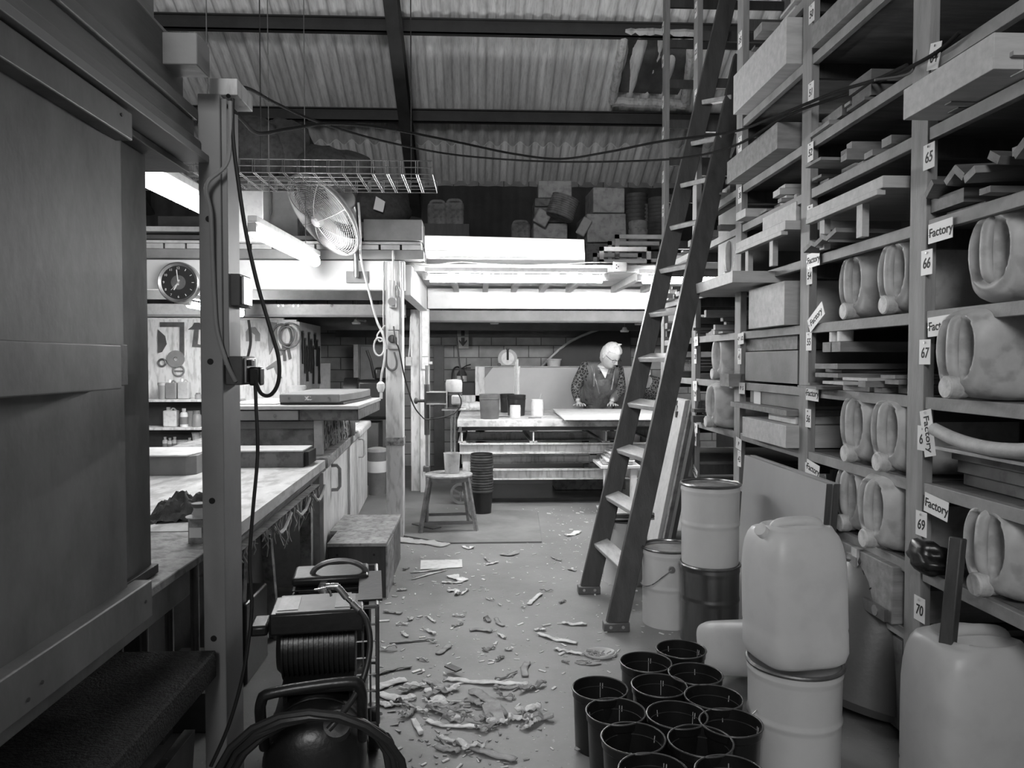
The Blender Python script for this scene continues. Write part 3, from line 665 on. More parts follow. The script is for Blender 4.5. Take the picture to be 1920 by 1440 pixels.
MB().bb((-.03,-.02,0),(.03,.03,.09)).build('case', 'cream', t, bevel=.006); MB().tube([(0,0,.09),(.01,.01,.2),(.02,.02,.5)],.006,6).build('lead','cablew',t)
W['mezz'] = mat('mezzanine white', .60, .55, var=.08, scale=2, bump=.04, dirt=.06, fine=9)
def beam(nm, a, b, m, label, cat='beam', **k): return tag(MB().bb(a, b).build(nm, m, loc=[(a[i]+b[i])/2 for i in range(3)], smooth=False, **k), label, cat)
beam('mezzanine_beam', (XL,5.58,1.83), (x1+.01,5.66,2.045), 'mezz', 'white painted mezzanine beam behind the round clock', bevel=.003)
beam('mezzanine_beam', (x1-.03,5.67,1.80), (x1+.05,7.40,2.03), 'mezz', 'white joining beam running back from the chipped column', bevel=.003)
beam('mezzanine_beam', (X_(803,7.5),7.42,1.825), (2.6,7.50,2.023), 'mezz', 'bright white cross beam above the man and worktable', bevel=.003)
t = thing('mezzanine_beam', 'grey steel channel beam further back under the left mezzanine', 'beam', (-2.5,7.4,1.74))
pl(MB().bb((XL,7.40,1.755),(-.72,7.42,1.86)), 'web', 'cream', t); pl(MB().bb((XL,7.36,1.735),(-.72,7.46,1.755)), 'flange', 'mid', t)
for i, px in enumerate((523,532,551,560,622)): pl(MB().cyl((X_(px,7.39),7.39,1.845),(X_(px,7.39),7.40,1.845),.012,seg=8), 'bolt', 'chrome', t)
t = thing('mezzanine_beam', 'grey lower channel beam below the bright cross beam', 'beam', (.9,7.6,1.7))
pl(MB().bb((-.5,7.56,1.70),(2.6,7.60,1.815)), 'web', 'mid', t); pl(MB().bb((-.5,7.54,1.695),(2.6,7.66,1.712)), 'flange', 'dark', t)
beam('mezzanine_beam', (XL,8.6,1.66), (2.6,8.7,1.82), 'dark', 'dark rear beam close to the block wall')
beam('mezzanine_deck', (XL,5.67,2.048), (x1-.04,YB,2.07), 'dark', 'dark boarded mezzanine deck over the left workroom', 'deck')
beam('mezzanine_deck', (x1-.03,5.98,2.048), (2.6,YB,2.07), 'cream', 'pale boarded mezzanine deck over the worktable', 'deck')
for i, px in enumerate((856,910,963,1015,1065,1150,1205,1260)):
    X = X_(px,7.4); o = MB().bb((X-.025,6.0,1.985),(X+.025,7.415,2.046)).build('floor_joist', 'cream', loc=(X,6.7,2.0)); o['group'] = 'joists under the deck'
    tag(o, ['first','second','third','fourth','fifth','sixth','seventh','last'][i]+' pale deck joist counted from the white posts, above the cross beam', 'joist', 'joists under the deck')
beam('wall_ceiling_band', (-1.75,9.24,1.60), (2.6,9.295,1.70), 'dark', 'dark painted band along the top of the block wall', 'band')
# boards stacked on the left mezzanine edge
beam('long_board', (XL,5.52,2.05), (X_(795,5.52),5.80,2.115), 'mid', 'lowest grey board stacked on the left mezzanine edge', 'board', bevel=.003)
t = thing('slotted_pallet', 'row of short pale blocks between stacked mezzanine boards', 'pallet', (-2,5.6,2.115))
for i in range(26):
    x = X_(795,5.5)-.02-.155*i; pl(MB().bb((x-.14,5.53,2.118),(x,5.80,2.155)), 'block', 'cream', t, bevel=.002)
beam('long_board', (XL,5.53,2.158), (X_(790,5.52),5.82,2.178), 'cream', 'thin pale board above the row of short blocks', 'board', bevel=.002)
beam('long_box_beam', (X_(683,5.5),5.50,2.182), (X_(792,5.5),5.78,2.335), 'mid', 'grey boxed timber with pale end on the mezzanine', 'box', bevel=.004)
beam('long_board', (XL,5.56,2.19), (X_(683,5.52)-.02,5.8,2.22), 'dark', 'dark board on the mezzanine left of the boxed timber', 'board')
beam('long_board', (XL,5.58,2.25), (X_(500,5.6),5.80,2.285), 'cream', 'topmost pale board above the round clock', 'board')
# white wrapped box
t = thing('wrapped_box', 'long bright white wrapped box lying on the mezzanine rail', 'box', (.2,6.0,2.07))
pA = atY(800,491,6.0); pB = atY(1097,494,6.0); zb = 2.075
xa, xb = pA.x, pB.x; W['wrap'] = mat('white wrapping', .70, .5, var=.05, scale=3, bump=.12, fine=9)
pl(MB().quadprism([(xa,5.98,zb),(xb,5.98,zb),(xb-.01,5.98,zb+.205),(xa-.03,5.98,zb+.23)], (0,.55,0)), 'body', 'wrap', t, bevel=.006)
pl(MB().bb((xa+.1,5.972,zb+.05),(xa+.85,5.979,zb+.056)), 'tape_line', 'mid', t)
for q in ((.0,.25,.1),(.3,.5,.12)): pl(MB().bb((xa+q[0],5.974,zb+q[2]),(xa+q[1],5.979,zb+q[2]+.004)), 'crease', 'card', t)
o = text('lettering', 'DESIGN', .06, frame((xa+.42,5.9735,zb+.165),(-1,0,.02),(0,0,-1)), 'cream', t); o.location = -Vector(t.location)
# hanging rail with sockets & tubes
TY = 5.9; FYY = 5.70
t = thing('hanging_rail', 'grey steel rail crossing above the worktable with lamps under it', 'rail', (.4,TY,2.02))
pl(MB().bb((X_(768,TY),TY-.01,2.01),(2.5,TY+.04,2.065)), 'bar', 'mid', t, bevel=.002)
for px in (870,1070): pl(MB().bb((X_(px-8,TY),TY-.015,1.985),(X_(px+12,TY),TY+.02,2.02)), 'clip', 'cream', t)
for px, w in ((955,22),(1097,12)): pl(MB().bb((X_(px-w/2,TY-.02),TY-.013,2.012),(X_(px+w/2,TY-.02),TY-.009,2.063)), 'tape_patch', 'dark', t)
def fixture(name, label, p, q, r=.030, tm=None, hang=None):
    p, q = Vector(p), Vector(q); d = (q-p).normalized(); t = thing(name, label, 'lamp', (p+q)/2)
    c = (p+q)/2; p -= c; q -= c
    MB().beam(p-d*.04+Vector((0,0,.062)), q+d*.04+Vector((0,0,.062)), .05, .035).build('batten', 'white', t, bevel=.004)
    MB().cyl(p, q, r, seg=16).build('tube', tm or TUBE, t)
    for a in (p-d*.03, q+d*.03): MB().box(a+Vector((0,0,.015)), (.045,.045,.05)).build('holder', 'cream', t, bevel=.004)
    top = 2.04 if hang == 'deck' else roofz(c.y)-.02
    if hang:
        for a in (p*.6,q*.6): MB().cyl((a.x,a.y,a.z+.08),(a.x,a.y+.001,top-c.z),.003,seg=6).build('suspension_wire','steeld',t)
    else:
        for a in (p*.6,q*.6): MB().bb((a.x-.01,a.y,a.z+.06),(a.x+.01,.2,a.z+.075)).build('mounting_arm','steeld',t)
    return t
fixture('fluorescent_lamp', 'long lit fluorescent lamp across the middle above the worktable', (X_(807,FYY),FYY,Z_(522,FYY)), (X_(1128,FYY),FYY,Z_(522,FYY)))
fixture('fluorescent_lamp', 'lit fluorescent lamp behind the ladder and the rack end', (X_(1197,TY)+.02,TY-.06,Z_(523,TY-.06)), (X_(1197,TY)+1.27,TY-.06,Z_(523,TY-.06)))
fixture('fluorescent_lamp', 'lit sloping-looking fluorescent lamp right of the near post', (-1.205,4.1,2.0), (-1.145,5.32,2.0), .034, TUBE_MID, 'roof')
fixture('fluorescent_lamp', 'lit fluorescent lamp seen in the opening above the clock', (-1.28,2.62,2.0), (-1.235,3.75,2.0), .034, TUBE_OLD, 'roof')
fixture('fluorescent_lamp', 'lit lamp low under the left mezzanine beside the clock', (-2.2,5.80,1.735), (-2.17,6.95,1.735), .026, None, 'deck')
t = thing('trailing_socket', 'double socket block hanging on the steel rail', 'socket', (X_(1161,TY-.04),TY-.05,Z_(508,TY-.05)))
MB().bb((-.055,-.02,0),(.055,.02,.08)).build('case', 'cream', t, bevel=.008)
for dx, dz in ((-.03,.05),(-.03,.025),(-.015,.037)): MB().cyl((dx,-.021,dz),(dx,-.0195,dz),.005,seg=8).build('pin_hole', 'ink', t)
pc('cable', [(765,492,5.85),(800,498,5.85),(860,491,5.85),(905,494,5.85),(980,497,5.85),(1050,495,5.85),(1105,492,5.85),(1150,492,5.85)], .005, 'cable', 'thin grey cable lying along the steel rail')
# trestles on mezz
def trestle(px0, px1, py0, py1, Y, label, m='cream'):
    a = atY(px0, py0, Y); b = atY(px1, py1, Y); t = thing('steel_trestle', label, 'frame', ((a.x+b.x)/2, Y, b.z)); c = Vector(t.location); h = a.z-b.z; w = b.x-a.x
    for y in (0,.35):
        MB().bb((-w/2,y-.012,h-.035),(w/2,y+.012,h)).build('top_bar', m, t); MB().bb((-w/2,y-.012,0),(w/2,y+.012,.03)).build('bottom_bar', m, t)
        MB().bb((-w/2,y-.012,0),(-w/2+.035,y+.012,h)).build('leg', m, t); MB().bb((w/2-.035,y-.012,0),(w/2,y+.012,h)).build('leg', m, t)
trestle(1153,1262,440,492,6.3,'larger pale box-section frame standing on the mezzanine')
trestle(1124,1220,463,494,6.1,'smaller pale frame in front of the larger mezzanine frame')
# ================= fan =================
fc = atY(606,405,5.2); nrm = Vector((-.60,-.48,-.64)).normalized()
MF = nrm.to_track_quat('Z','Y').to_matrix().to_4x4()
t = thing('wall_fan', 'big industrial fan with round wire grille on a pole', 'fan', fc)
R0 = .315
W['grille'] = mat('grille wire', .34, .35, .3, var=.05, bump=0)
m = MB()
for i in range(22):
    r = .045+(R0-.045)*i/21; z = .075*(1-(r/R0)**3.0); m.tube([Vector((r*math.cos(a*PI/24), r*math.sin(a*PI/24), z)) for a in range(48)], .0022, 4, closed=True)
m.build('front_grille', 'grille', t, M=MF)
m = MB()
for i in range(8):
    a = i*PI/4; m.tube([Vector((r*math.cos(a), r*math.sin(a), .078*(1-(r/R0)**3)+.003)) for r in [R0*k/8 for k in range(1,9)]], .003, 5)
m.build('spokes', 'grille', t, M=MF)
m = MB()
for i in range(16):
    r = .06+(R0-.06)*i/15; z = -.11*(1-(r/R0)**4); m.tube([Vector((r*math.cos(a*PI/20), r*math.sin(a*PI/20), z)) for a in range(40)], .0022, 4, closed=True)
m.build('rear_grille', 'grille', t, M=MF)
m = MB(); m.tube([Vector((R0*math.cos(a*PI/24), R0*math.sin(a*PI/24), 0)) for a in range(48)], .010, 8, closed=True); m.build('rim', 'mid', t, M=MF)
m = MB()
for b in range(3):
    vs = []; fs = []; nn = 8
    for j in range(nn+1):
        for i in range(nn+1):
            u = i/nn; v = j/nn; r = .04+.235*u; a = b*2*PI/3+(v-.5)*(.75+.55*u)+.25*u; vs.append((r*math.cos(a), r*math.sin(a), -.015+(v-.5)*-.055))
    for j in range(nn):
        for i in range(nn): fs.append((j*(nn+1)+i, j*(nn+1)+i+1, (j+1)*(nn+1)+i+1, (j+1)*(nn+1)+i))
    m.add(vs, fs)
m.build('blades', 'mid', t, M=MF, solid=.003)
MB().lathe([(0,.09),(.03,.088),(.045,.07),(.045,.04),(0,.04)], seg=20).build('hub', 'cream', t, M=MF)
MB().lathe([(0,-.08),(.085,-.08),(.085,-.22),(.06,-.26),(0,-.27)], seg=24).build('motor', 'mid', t, M=MF)
bx = X_(668,5.5)
q = lambda x, y, z: Vector((x,y,z))-fc
MB().tube([-nrm*.16, -nrm*.19+Vector((.06,.05,-.02)), q(bx,5.47,2.28), q(bx,5.5,2.15), q(bx,5.53,1.92)], .019, 10, smooth=4).build('pole', 'steel', t)
MB().bb(q(bx-.08,5.565,1.88), q(bx+.08,5.578,1.965)).build('bracket_plate', 'mid', t, bevel=.002)
# ================= wire basket tray =================
t = thing('wire_basket_tray', 'long wire mesh cable basket hanging below the roof', 'basket', (-.86,4.6,2.44))
m = MB(); xa, xb = X_(445,4.6)-.9, X_(812,4.6)
def wire(a, b, r=.0036): m.tube([Vector(a)-Vector(t.location), Vector(b)-Vector(t.location)], r, 5)
for y, z in ((4.6,2.44),(4.6,2.48),(4.6,2.52),(4.7,2.44),(4.8,2.44),(4.9,2.44),(5.0,2.44),(5.1,2.44),(5.1,2.48),(5.1,2.52)): wire((xa,y,z),(xb,y,z))
m.build('long_wires', 'steeld', t); m = MB()
n = int((xb-xa)/.089)
for i in range(n+1):
    x = xb-.089*i
    for dx in (0, .012) if i else (0,): m.tube([Vector(p)-Vector(t.location) for p in ((x-dx,4.6,2.52),(x-dx,4.6,2.44),(x-dx,5.1,2.44),(x-dx,5.1,2.52))], .0034, 5)
m.build('cross_wires', 'steeld', t)
for x in (xb-.15, xb-1.1): MB().tube([Vector((x,4.85,2.44))-Vector(t.location), Vector((x,4.85,roofz(4.85)))-Vector(t.location)], .004, 5).build('hanger_rod', 'purlin', t)
beam('hanging_sheet', (X_(445,5.1)-.2,5.075,2.10), (X_(497,5.1),5.095,2.437), 'cream', 'pale sheet hanging behind the left end of the wire basket', 'sheet', bevel=.003)
# roof cables
pc('overhead_cable', [(428,180,2.1),(445,166,2.3),(470,168,2.5),(520,195,2.9),(600,230,3.4),(720,265,4.0),(850,290,4.6),(1000,302,4.6),(1150,303,4.4),(1280,296,4.0),(1380,272,3.6),(1480,215,3.2),(1620,165,2.75),(1740,108,2.25),(1800,60,2.1)], .006, 'cable_backlit', 'lower overhead cable swooping from the near post to the rack', 8)
pc('overhead_cable', [(430,200,2.1),(455,225,2.3),(485,250,2.6),(540,242,3.0),(620,232,3.4),(720,240,3.8),(850,265,4.2),(960,288,4.4),(1050,298,4.4),(1140,285,4.2),(1240,265,4.0),(1370,248,3.7),(1450,220,3.3),(1560,175,2.9),(1640,150,2.6),(1700,122,2.4)], .0065, 'cable_backlit', 'upper overhead cable crossing the roof in a shallow wave', 8)
pc('overhead_cable', [(1640,150,2.35),(1700,140,2.35),(1716,120,2.36),(1720,95,2.36),(1728,72,2.36)], .004, 'cable', 'thin cable loop hanging beside the tag 64 upright')
# ================= storage on the mezzanine =================
def crate(px0, px1, py0, py1, Y, dep, label, m='wax', rz=0, name='crate', lean=0, cat='box'):
    a = atY(px0, py0, Y); b = atY(px1, py1, Y); w = b.x-a.x; h = a.z-b.z
    mb = MB().box((0,dep/2,h/2), (w,dep,h)); o = mb.build(name, m, bevel=.012); o.location = ((a.x+b.x)/2, Y, b.z); o.rotation_euler = (0,lean,rz); return tag(o, label, cat)
MZ = 2.072
def under(px0, px1, py, Y, dep, label):
    a = atY(px0, py, Y); b = atY(px1, py, Y); o = MB().bb((a.x,Y,MZ),(b.x,Y+dep,a.z-.004)).build('crate', 'crate', loc=((a.x+b.x)/2,Y,MZ), bevel=.008); return tag(o, label, 'crate')
under(1000,1066,450,7.5,.6,'dark base crate under the pale stacked blocks'); under(1098,1182,455,7.5,.6,'dark base crate under the two large pale crates')
crate(1000,1064,418,450,7.5,.4,'lower pale block with worn face under the tilted block')
crate(1002,1056,388,417,7.52,.36,'middle grey block in the left mezzanine stack', 'sack')
crate(1009,1072,338,371,7.5,.36,'topmost pale plaster block in the left mezzanine stack', rz=-.05)
crate(1003,1046,371,387,7.52,.36,'thin grey slab under the topmost pale block', 'sack')
crate(1101,1176,400,454,7.5,.5,'lower of the two big pale crates on the mezzanine', rz=.08, lean=-.03)
crate(1112,1172,351,399,7.52,.42,'upper of the two big pale crates on the mezzanine', rz=.05)
crate(997,1024,392,420,7.4,.06,'pale tilted flap leaning against the left mezzanine stack', lean=.5, name='tilted_slab')
def potstack(px, py0, py1, Y, r, n, label, m='sack', lean=0, ry=0):
    a = atY(px, py0, Y); b = atY(px, py1, Y); h = a.z-b.z; mb = MB()
    pr = [(0,0)]
    for i in range(n):
        z = h*i/n; pr += [(r*.93, z), (r, z+h/n*.55), (r, z+h/n*.9)]
    pr += [(r*.9,h),(0,h)]
    o = mb.lathe(pr, seg=22).build('pot_stack', m, ang=25); o.location = b; o.rotation_euler = (lean,ry,0); return tag(o, label, 'pots')
potstack(1048,368,408,7.3,.14,10,'tilted ribbed stack of pale pots against the stacked blocks', ry=.35)
potstack(1192,365,470,7.6,.12,14,'tall dark ribbed pot stack just right of the pale crates','dark')
potstack(1213,385,470,7.6,.10,12,'middle dark ribbed pot stack right of the pale crates','dark')
potstack(1235,372,470,7.4,.11,14,'rightmost dark ribbed pot stack beside the rack','dark')
potstack(1196,415,530,7.0,.09,8,'short grey ribbed pot stack before the tall dark one','sack')
for i, (a,b,c,d,l) in enumerate([(1140,1160,360,400,''),]): pass
under(1180,1262,470,7.3,.5,'dark crate carrying the ribbed pot stacks')
crate(1078,1096,405,440,7.45,.03,'short pale slat standing between the two mezzanine stacks','cream',name='slat',lean=.5)
beam('crate', (X_(790,7.6),7.6,MZ), (X_(880,7.6),8.2,Z_(420,7.6)), 'darkw', 'wide dark crate under the two sooty jerrycans', 'crate')
beam('crate', (X_(950,7.6),7.6,MZ), (X_(1000,7.6),8.0,Z_(446,7.6)), 'darkw', 'small dark crate behind the white wrapped box', 'crate')
# dark bundles upper left
random.seed(21)
def bundle(px, py, Y, rx, rz_, label, m='cloth', ry=None):
    c = atY(px, py, Y); s = random.random()*9
    o = MB().sph((0,0,0),(rx,ry or rx*.8,rz_),22,16,fn=lambda p: p*(1+.16*noise.noise(p*2.2+Vector((s,s,s)))+.05*noise.noise(p*7))).build('sack', m, ang=70); o.location = c; return tag(o, label, 'sack')
for a in [(475,285,6.2,.28,.28,'dark round sack at far left above the wire basket'),(530,282,6.3,.25,.26,'black domed sack left of the fan above the basket'),(590,312,6.4,.30,.18,'low dark heap behind the middle of the wire basket'),(640,318,6.6,.28,.16,'dark heap right of centre behind the wire basket'),(700,395,6.8,.34,.22,'black bag on the mezzanine right of the fan')]:
    bundle(*a)
under(440,560,330,6.1,.6,'tall dark crate behind the wire basket holding sacks'); under(565,660,338,6.3,.6,'second dark crate behind the fan holding heaps')
under(670,735,415,6.6,.5,'dark crate under the black bag right of the fan')
beam('leaning_sheet', (X_(485,5.9),5.9,MZ+.15), (X_(560,5.9),5.93,2.62), 'mid', 'grey sheet standing on the mezzanine left of the fan', 'sheet')
o = bundle(471,385,5.8,.16,.2,'pale rounded drum end above the slanted lamp','mid'); 
tag(MB().quadprism([atY(705,368,6.5),atY(722,378,6.5),atY(718,398,6.5),atY(700,392,6.5)], (0,.01,0)).build('torn_label','paper'), 'torn white label on the black bag right of the fan', 'label')
beam('dark_case', (X_(300,5.9),5.9,MZ), (X_(400,5.9),6.3,2.42), 'dark', 'dark box on the mezzanine above the clock', 'box')
# ================= clock =================
cp = atY(336,530,5.55); t = thing('wall_clock', 'round clock with dark face and pale rim on the white beam', 'clock', cp)
RX = Matrix.Rotation(PI/2,4,'X')
MB().lathe([(0,-.03),(.148,-.03),(.148,.02),(.140,.028),(.122,.015),(0,.012)], seg=48, M=RX).build('rim', 'steel', t)
MB().lathe([(0,.016),(.122,.016),(.122,.012),(0,.012)], seg=48, M=RX).build('dial', mat('clock face',.02,.35,var=.2,bump=0), t)
MB().lathe([(0,.019),(.052,.019),(.052,.016)], seg=36, M=RX).build('centre_disc', 'steeld', t)
for i in range(12):
    a = i*PI/6; s = {0:'12',11:'11',10:'10',9:'9',8:'8',7:'7',6:'6'}.get(i)
    c = Vector((.104*math.sin(a), -.0175, .104*math.cos(a)))
    if s: text('numeral', s, .024, FY(c), 'card', t)
    else: MB().bb((-.002,-.001,-.008),(.002,.001,.008)).build('hour_mark','card',t, M=Matrix.Translation(c) @ Matrix.Rotation(a,4,'Y'))
def hand(ang, L, w, nm): MB().bb((-w,-.0225,-.02),(w,-.0205,L)).build(nm,'card',t,M=Matrix.Rotation(ang,4,'Y'))
hand(math.radians(-6),.092,.003,'minute_hand'); hand(math.radians(209),.062,.0045,'hour_hand'); hand(math.radians(222),.075,.001,'second_hand')
# ================= mixer on stand, stool, pot, pots =================
sx_, sy_ = -.235, 5.78
t = thing('work_stool', 'old round metal stool holding the mixing pot', 'stool', (sx_,sy_,0))
MB().lathe([(0,.415),(.18,.415),(.185,.42),(.185,.43),(.18,.435),(0,.435)], seg=40).build('seat', mat('worn stool top',.26,.6,var=.5,scale=12,bump=.3,dirt=.4,fine=20), t)
MB().lathe([(.172,.385),(.180,.385),(.180,.415),(.172,.415)], seg=36).build('apron_ring', 'steeld', t)
legs = [(-.21,-.17),(.215,-.12),(.155,.22),(-.21,.19)]
for lx, ly in legs: MB().beam((lx*.68,ly*.68,.415),(lx,ly,0),.028,.028).build('leg', mat('worn stool leg',.17,.6,var=.5,scale=15,bump=.3), t, bevel=.003)
for i in range(4):
    a, b = legs[i], legs[(i+1)%4]; MB().beam((a[0]*.96,a[1]*.96,.075),(b[0]*.96,b[1]*.96,.075),.008,.022).build('stretcher', 'steeld', t)
p = atZ(846,886,.435); p.y = 5.80; p.x = X_(847,5.8)
t = thing('mixing_pot', 'dirty translucent pot standing on the round stool', 'pot', (p.x,5.8,.436))
MB().lathe([(0,0),(.054,0),(.056,.006),(.064,.152),(.067,.155),(.060,.155),(.052,.012),(0,.012)], seg=28).build('pot', 'jugd', t); MB().lathe([(.0548,.005),(.0562,.03)], seg=28).build('dirt_band', 'crate', t)
t = thing('mixer_stand', 'drill mixer clamped on an upright pole above the pot', 'mixer', (X_(800,5.93),5.93,0))
ox = t.location.x; r = lambda x, y, z: (x-ox, y-5.93, z)
MB().cyl((0,0,.02),(0,0,1.27),.013,seg=12).build('pole', 'steel', t); MB().cyl((0,0,.72),(0,0,1.12),.021,seg=14).build('sleeve', 'dark', t)
MB().quadprism([(-.12,-.03,0),(.06,-.22,0),(.12,-.16,0),(-.04,.04,0)], (0,0,.02)).build('base_plate', 'steeld', t)
MB().bb((-.03,-.03,.43),(.02,.03,.47)).build('clamp_block', 'steeld', t, bevel=.003)
MB().bb((0,-.03,.97),(.15,.03,1.055)).build('arm', 'dark', t, bevel=.004); MB().bb((.0,-.045,1.055),(.16,.045,1.064)).build('arm_flange', 'cream', t); MB().bb((.0,-.045,.962),(.16,.045,.972)).build('arm_flange', 'cream', t)
MB().cyl((-.02,0,.99),(-.075,0,.99),.012,.012).build('clamp_screw', 'dark', t); MB().sph((-.085,0,.99),(.018,.018,.026),10,8).build('knob', 'dark', t)
MB().bb((.155,-.05,.93),(.165,.05,1.07)).build('mount_plate', 'cream', t)
MB().lathe([(0,.94),(.055,.94),(.06,.99),(.06,1.08),(0,1.08)], c=(.215,0,0), seg=20).build('motor_body', 'dark', t)
for k in range(8): MB().lathe([(.06,0),(.066,.002),(.066,.006),(.06,.008)], c=(.215,0,1.03+.006*k), seg=20).build('cooling_fin', 'steeld', t) if k < 3 else None
MB().lathe([(0,1.06),(.064,1.06),(.066,1.13),(.06,1.155),(0,1.16)], c=(.215,0,0), seg=24).build('motor_cap', 'cream', t)
MB().box((.235,-.07,1.0),(.075,.05,.075)).build('terminal_box', 'cream', t, bevel=.012)
MB().bb((.12,-.05,.915),(.31,.05,.925)).build('shelf_plate', 'cream', t)
for dx in (.195,.22): MB().cyl((dx,0,.52),(dx,0,.93),.009,seg=10).build('shaft', 'chrome', t)
# bucket stack beside stool
t = thing('bucket_stack', 'tall nested stack of black buckets right of the stool', 'buckets', (X_(903,6.35),6.35,0))
MB().lathe([(0,0),(.080,0),(.092,.2),(.0,.2)], seg=32).build('bottom_bucket', 'black', t)
for i in range(14):
    z = .20+.0225*i
    MB().lathe([(.088,z-.012),(.0985,z),(.0985,z+.012),(.090,z+.013),(.088,z-.002)], seg=32).build('bucket_rim', 'bucketrim' if i%3 else 'steeld', t)
MB().lathe([(.092,.518),(.086,.40),(0,.39)], seg=32).build('top_bucket_inside', 'black', t)
# mat under stool, thin board
solid('floor_mat', [atZ(735,1003,0),atZ(838,1020,0),atZ(1016,1018,0),atZ(1008,960,0),atZ(760,955,0)], .012, mat('mat surface',.17,.6,var=.25,scale=3,bump=.15,fine=40), 'thin grey sheet on the floor under the stool', 'mat', bevel=.002)

for px, py, l in ((820,378,'left sooty jerrycan standing on the wide dark crate'),(852,376,'right sooty jerrycan standing on the wide dark crate'),(976,416,'dark jerrycan beside the pale stacked blocks')):
    p = atY(px, py, 7.85); z0 = Z_(420,7.6)+.002 if px < 900 else Z_(446,7.6)+.002
    t = thing('jerrycan', l, 'jerrycan', (p.x,7.85,z0)); h = p.z-z0
    MB().box((0,0,h*.45),(.20,.17,h*.9)).build('body','sack',t,bevel=.03); MB().tube([(-.07,0,h*.88),(-.05,0,h),(.05,0,h),(.07,0,h*.88)],.018,8,smooth=4).build('handle','sack',t)

beam('mezzanine_beam', (XL,6.40,1.825), (-.72,6.45,2.045), 'mid', 'grey inner beam just behind the white beam with the clock')
# ================= worktable =================
T0, T1, TZ = 6.69, 8.02, .779
tx0, tx1 = X_(857,T0), 1.62
t = thing('work_table', 'large white worktable with steel channel frame in the middle', 'table', (.6,7.3,0))
W['ttop'] = mat('splashed table top', .55, .6, var=.28, scale=6, bump=.35, dirt=.3, fine=22)
pl(MB().bb((tx0,T0,TZ-.066),(tx1,T1,TZ)), 'top', 'ttop', t, bevel=.005)
pl(MB().bb((tx0+.04,T0+.03,TZ-.10),(tx1-.04,T1-.05,TZ-.067)), 'under_frame', 'dark', t)
for y in (T0+.05, T1-.2):
    for z0, z1 in ((.47,.565),(.235,.33)):
        a = tx0+.02 if z0 > .4 or y > 7 else X_(880,T0)
        pl(MB().bb((a,y,z0),(tx1,y+.012,z1)), 'channel_web', 'worn', t); pl(MB().bb((a,y-.05,z1-.012),(tx1,y+.012,z1)), 'channel_flange', 'worn', t); pl(MB().bb((a,y-.05,z0),(tx1,y+.012,z0+.01)), 'channel_flange', 'worn', t)
for px in (866,1000,1136,1230):
    X = X_(px,T0+.08); pl(MB().bb((X-.006,T0+.05,.565),(X+.006,T1-.1,TZ-.10)), 'post_web', 'worn', t)
    for z in (.566,.665): pl(MB().bb((X-.035,T0+.05,z),(X+.035,T1-.1,z+.010)), 'post_flange', 'cream', t)
for X in (X_(875,T0), 1.2, tx1-.1):
    for y in (T0+.05,T1-.25): pl(MB().bb((X-.04,y,.09),(X+.04,y+.06,.47)), 'leg', 'worn', t, bevel=.003)
for X, y in ((X_(863,T0),T0+.10),(X_(863,T0),T1-.25)):
    w = pl(MB().lathe([(.075,-.02),(.095,-.02),(.098,0),(.095,.02),(.075,.02),(.075,-.02)], seg=32, M=RX, c=(X,y,.098)), 'caster_wheel', 'steel', t)
    m = MB()
    for k in range(3): a = k*2*PI/3+.5; m.beam((X,y,.098),(X+.08*math.cos(a),y,.098+.08*math.sin(a)),.02,.014)
    m.cyl((X,y-.025,.098),(X,y+.025,.098),.016); o = m.build('spokes', 'steel', w, M=Matrix.Translation(-Vector(t.location)))
t = thing('side_bench', 'white steel bench end with stacked sheets right of the worktable', 'bench', (1.2,6.3,0))
a = atZ(1136,872,.4)
gx = X_(1124,6.3); pl(MB().bb((gx,6.2,.40),(1.36,7.0-.35,.425)), 'top', 'white', t, bevel=.003); pl(MB().bb((gx+.03,6.22,0),(gx+.075,6.27,.40)), 'leg', 'worn', t, bevel=.003); pl(MB().bb((1.28,6.22,0),(1.33,6.27,.40)), 'leg', 'worn', t)
for i in range(5):
    z = .428+.022*i; o = MB().box((0,0,0),(.26-.02*i,.40,.016)).build('stacked_sheet', 'white' if i%2 else 'crate_t', bevel=.002); o.location = (1.19+.015*i,6.44,z+.009); o.rotation_euler=(0,0,.05*(i-2))
    tag(o, ['lowest','second','third','fourth','topmost'][i]+' thin sheet in the pile on the side bench behind the ladder', 'sheet', 'sheets piled on the side bench')
beam('dark_plank', (X_(905,6.9),6.88,0), (1.3,7.7,.035), mat('dark wet board',.02,.25,var=.3,bump=.1), 'dark shiny board on the floor beneath the worktable', 'board')
beam('plank_pile', (.75,7.3,.036), (1.45,7.6,.16), 'crate', 'rough timber block under the worktable', 'block', bevel=.006)
# things on the table
def pail(px, py, D, h, label, m, name='bucket', z=TZ, Y=None, rim=True, r2=.86):
    p = atZ(px, py, z); p.z = z; t = thing(name, label, 'bucket' if 'bucket' in name else 'pot', p); r = D/2
    MB().lathe([(0,0),(r*r2,0),(r*r2+.002,.004),(r*.97,h*.80),(r*.92,h*.9),(r*.94,h),(r*.90,h),(r*.88,h*.8),(r*r2-.006,.012),(0,.012)], seg=32).build('body', m, t)
    if rim: MB().lathe([(r*.97,h*.78),(r*1.02,h*.8),(r*1.02,h*.83),(r*.98,h*.84),(r*1.0,h*.97),(r,h),(r*.93,h),(r*.93,h*.97)], seg=32).build('rim', m, t)
    return t
W['greyb'] = mat('grey bucket', .10, .4, var=.25, scale=8, bump=.1)
pail(918,785,.19,.225,'dark grey bucket at the left of the worktable','greyb')
pail(951,773,.15,.19,'rear black bucket half hidden behind the stick bucket','black')
pail(968,779,.185,.20,'black bucket holding a bundle of pale sticks','black')
pail(966,783,.105,.115,'white pot in front of the stick bucket','white','white_pot',r2=.93,rim=False)
pail(1007,779,.125,.155,'white pot with a brush handle, right of the stick bucket','white','white_pot',r2=.95,rim=False)
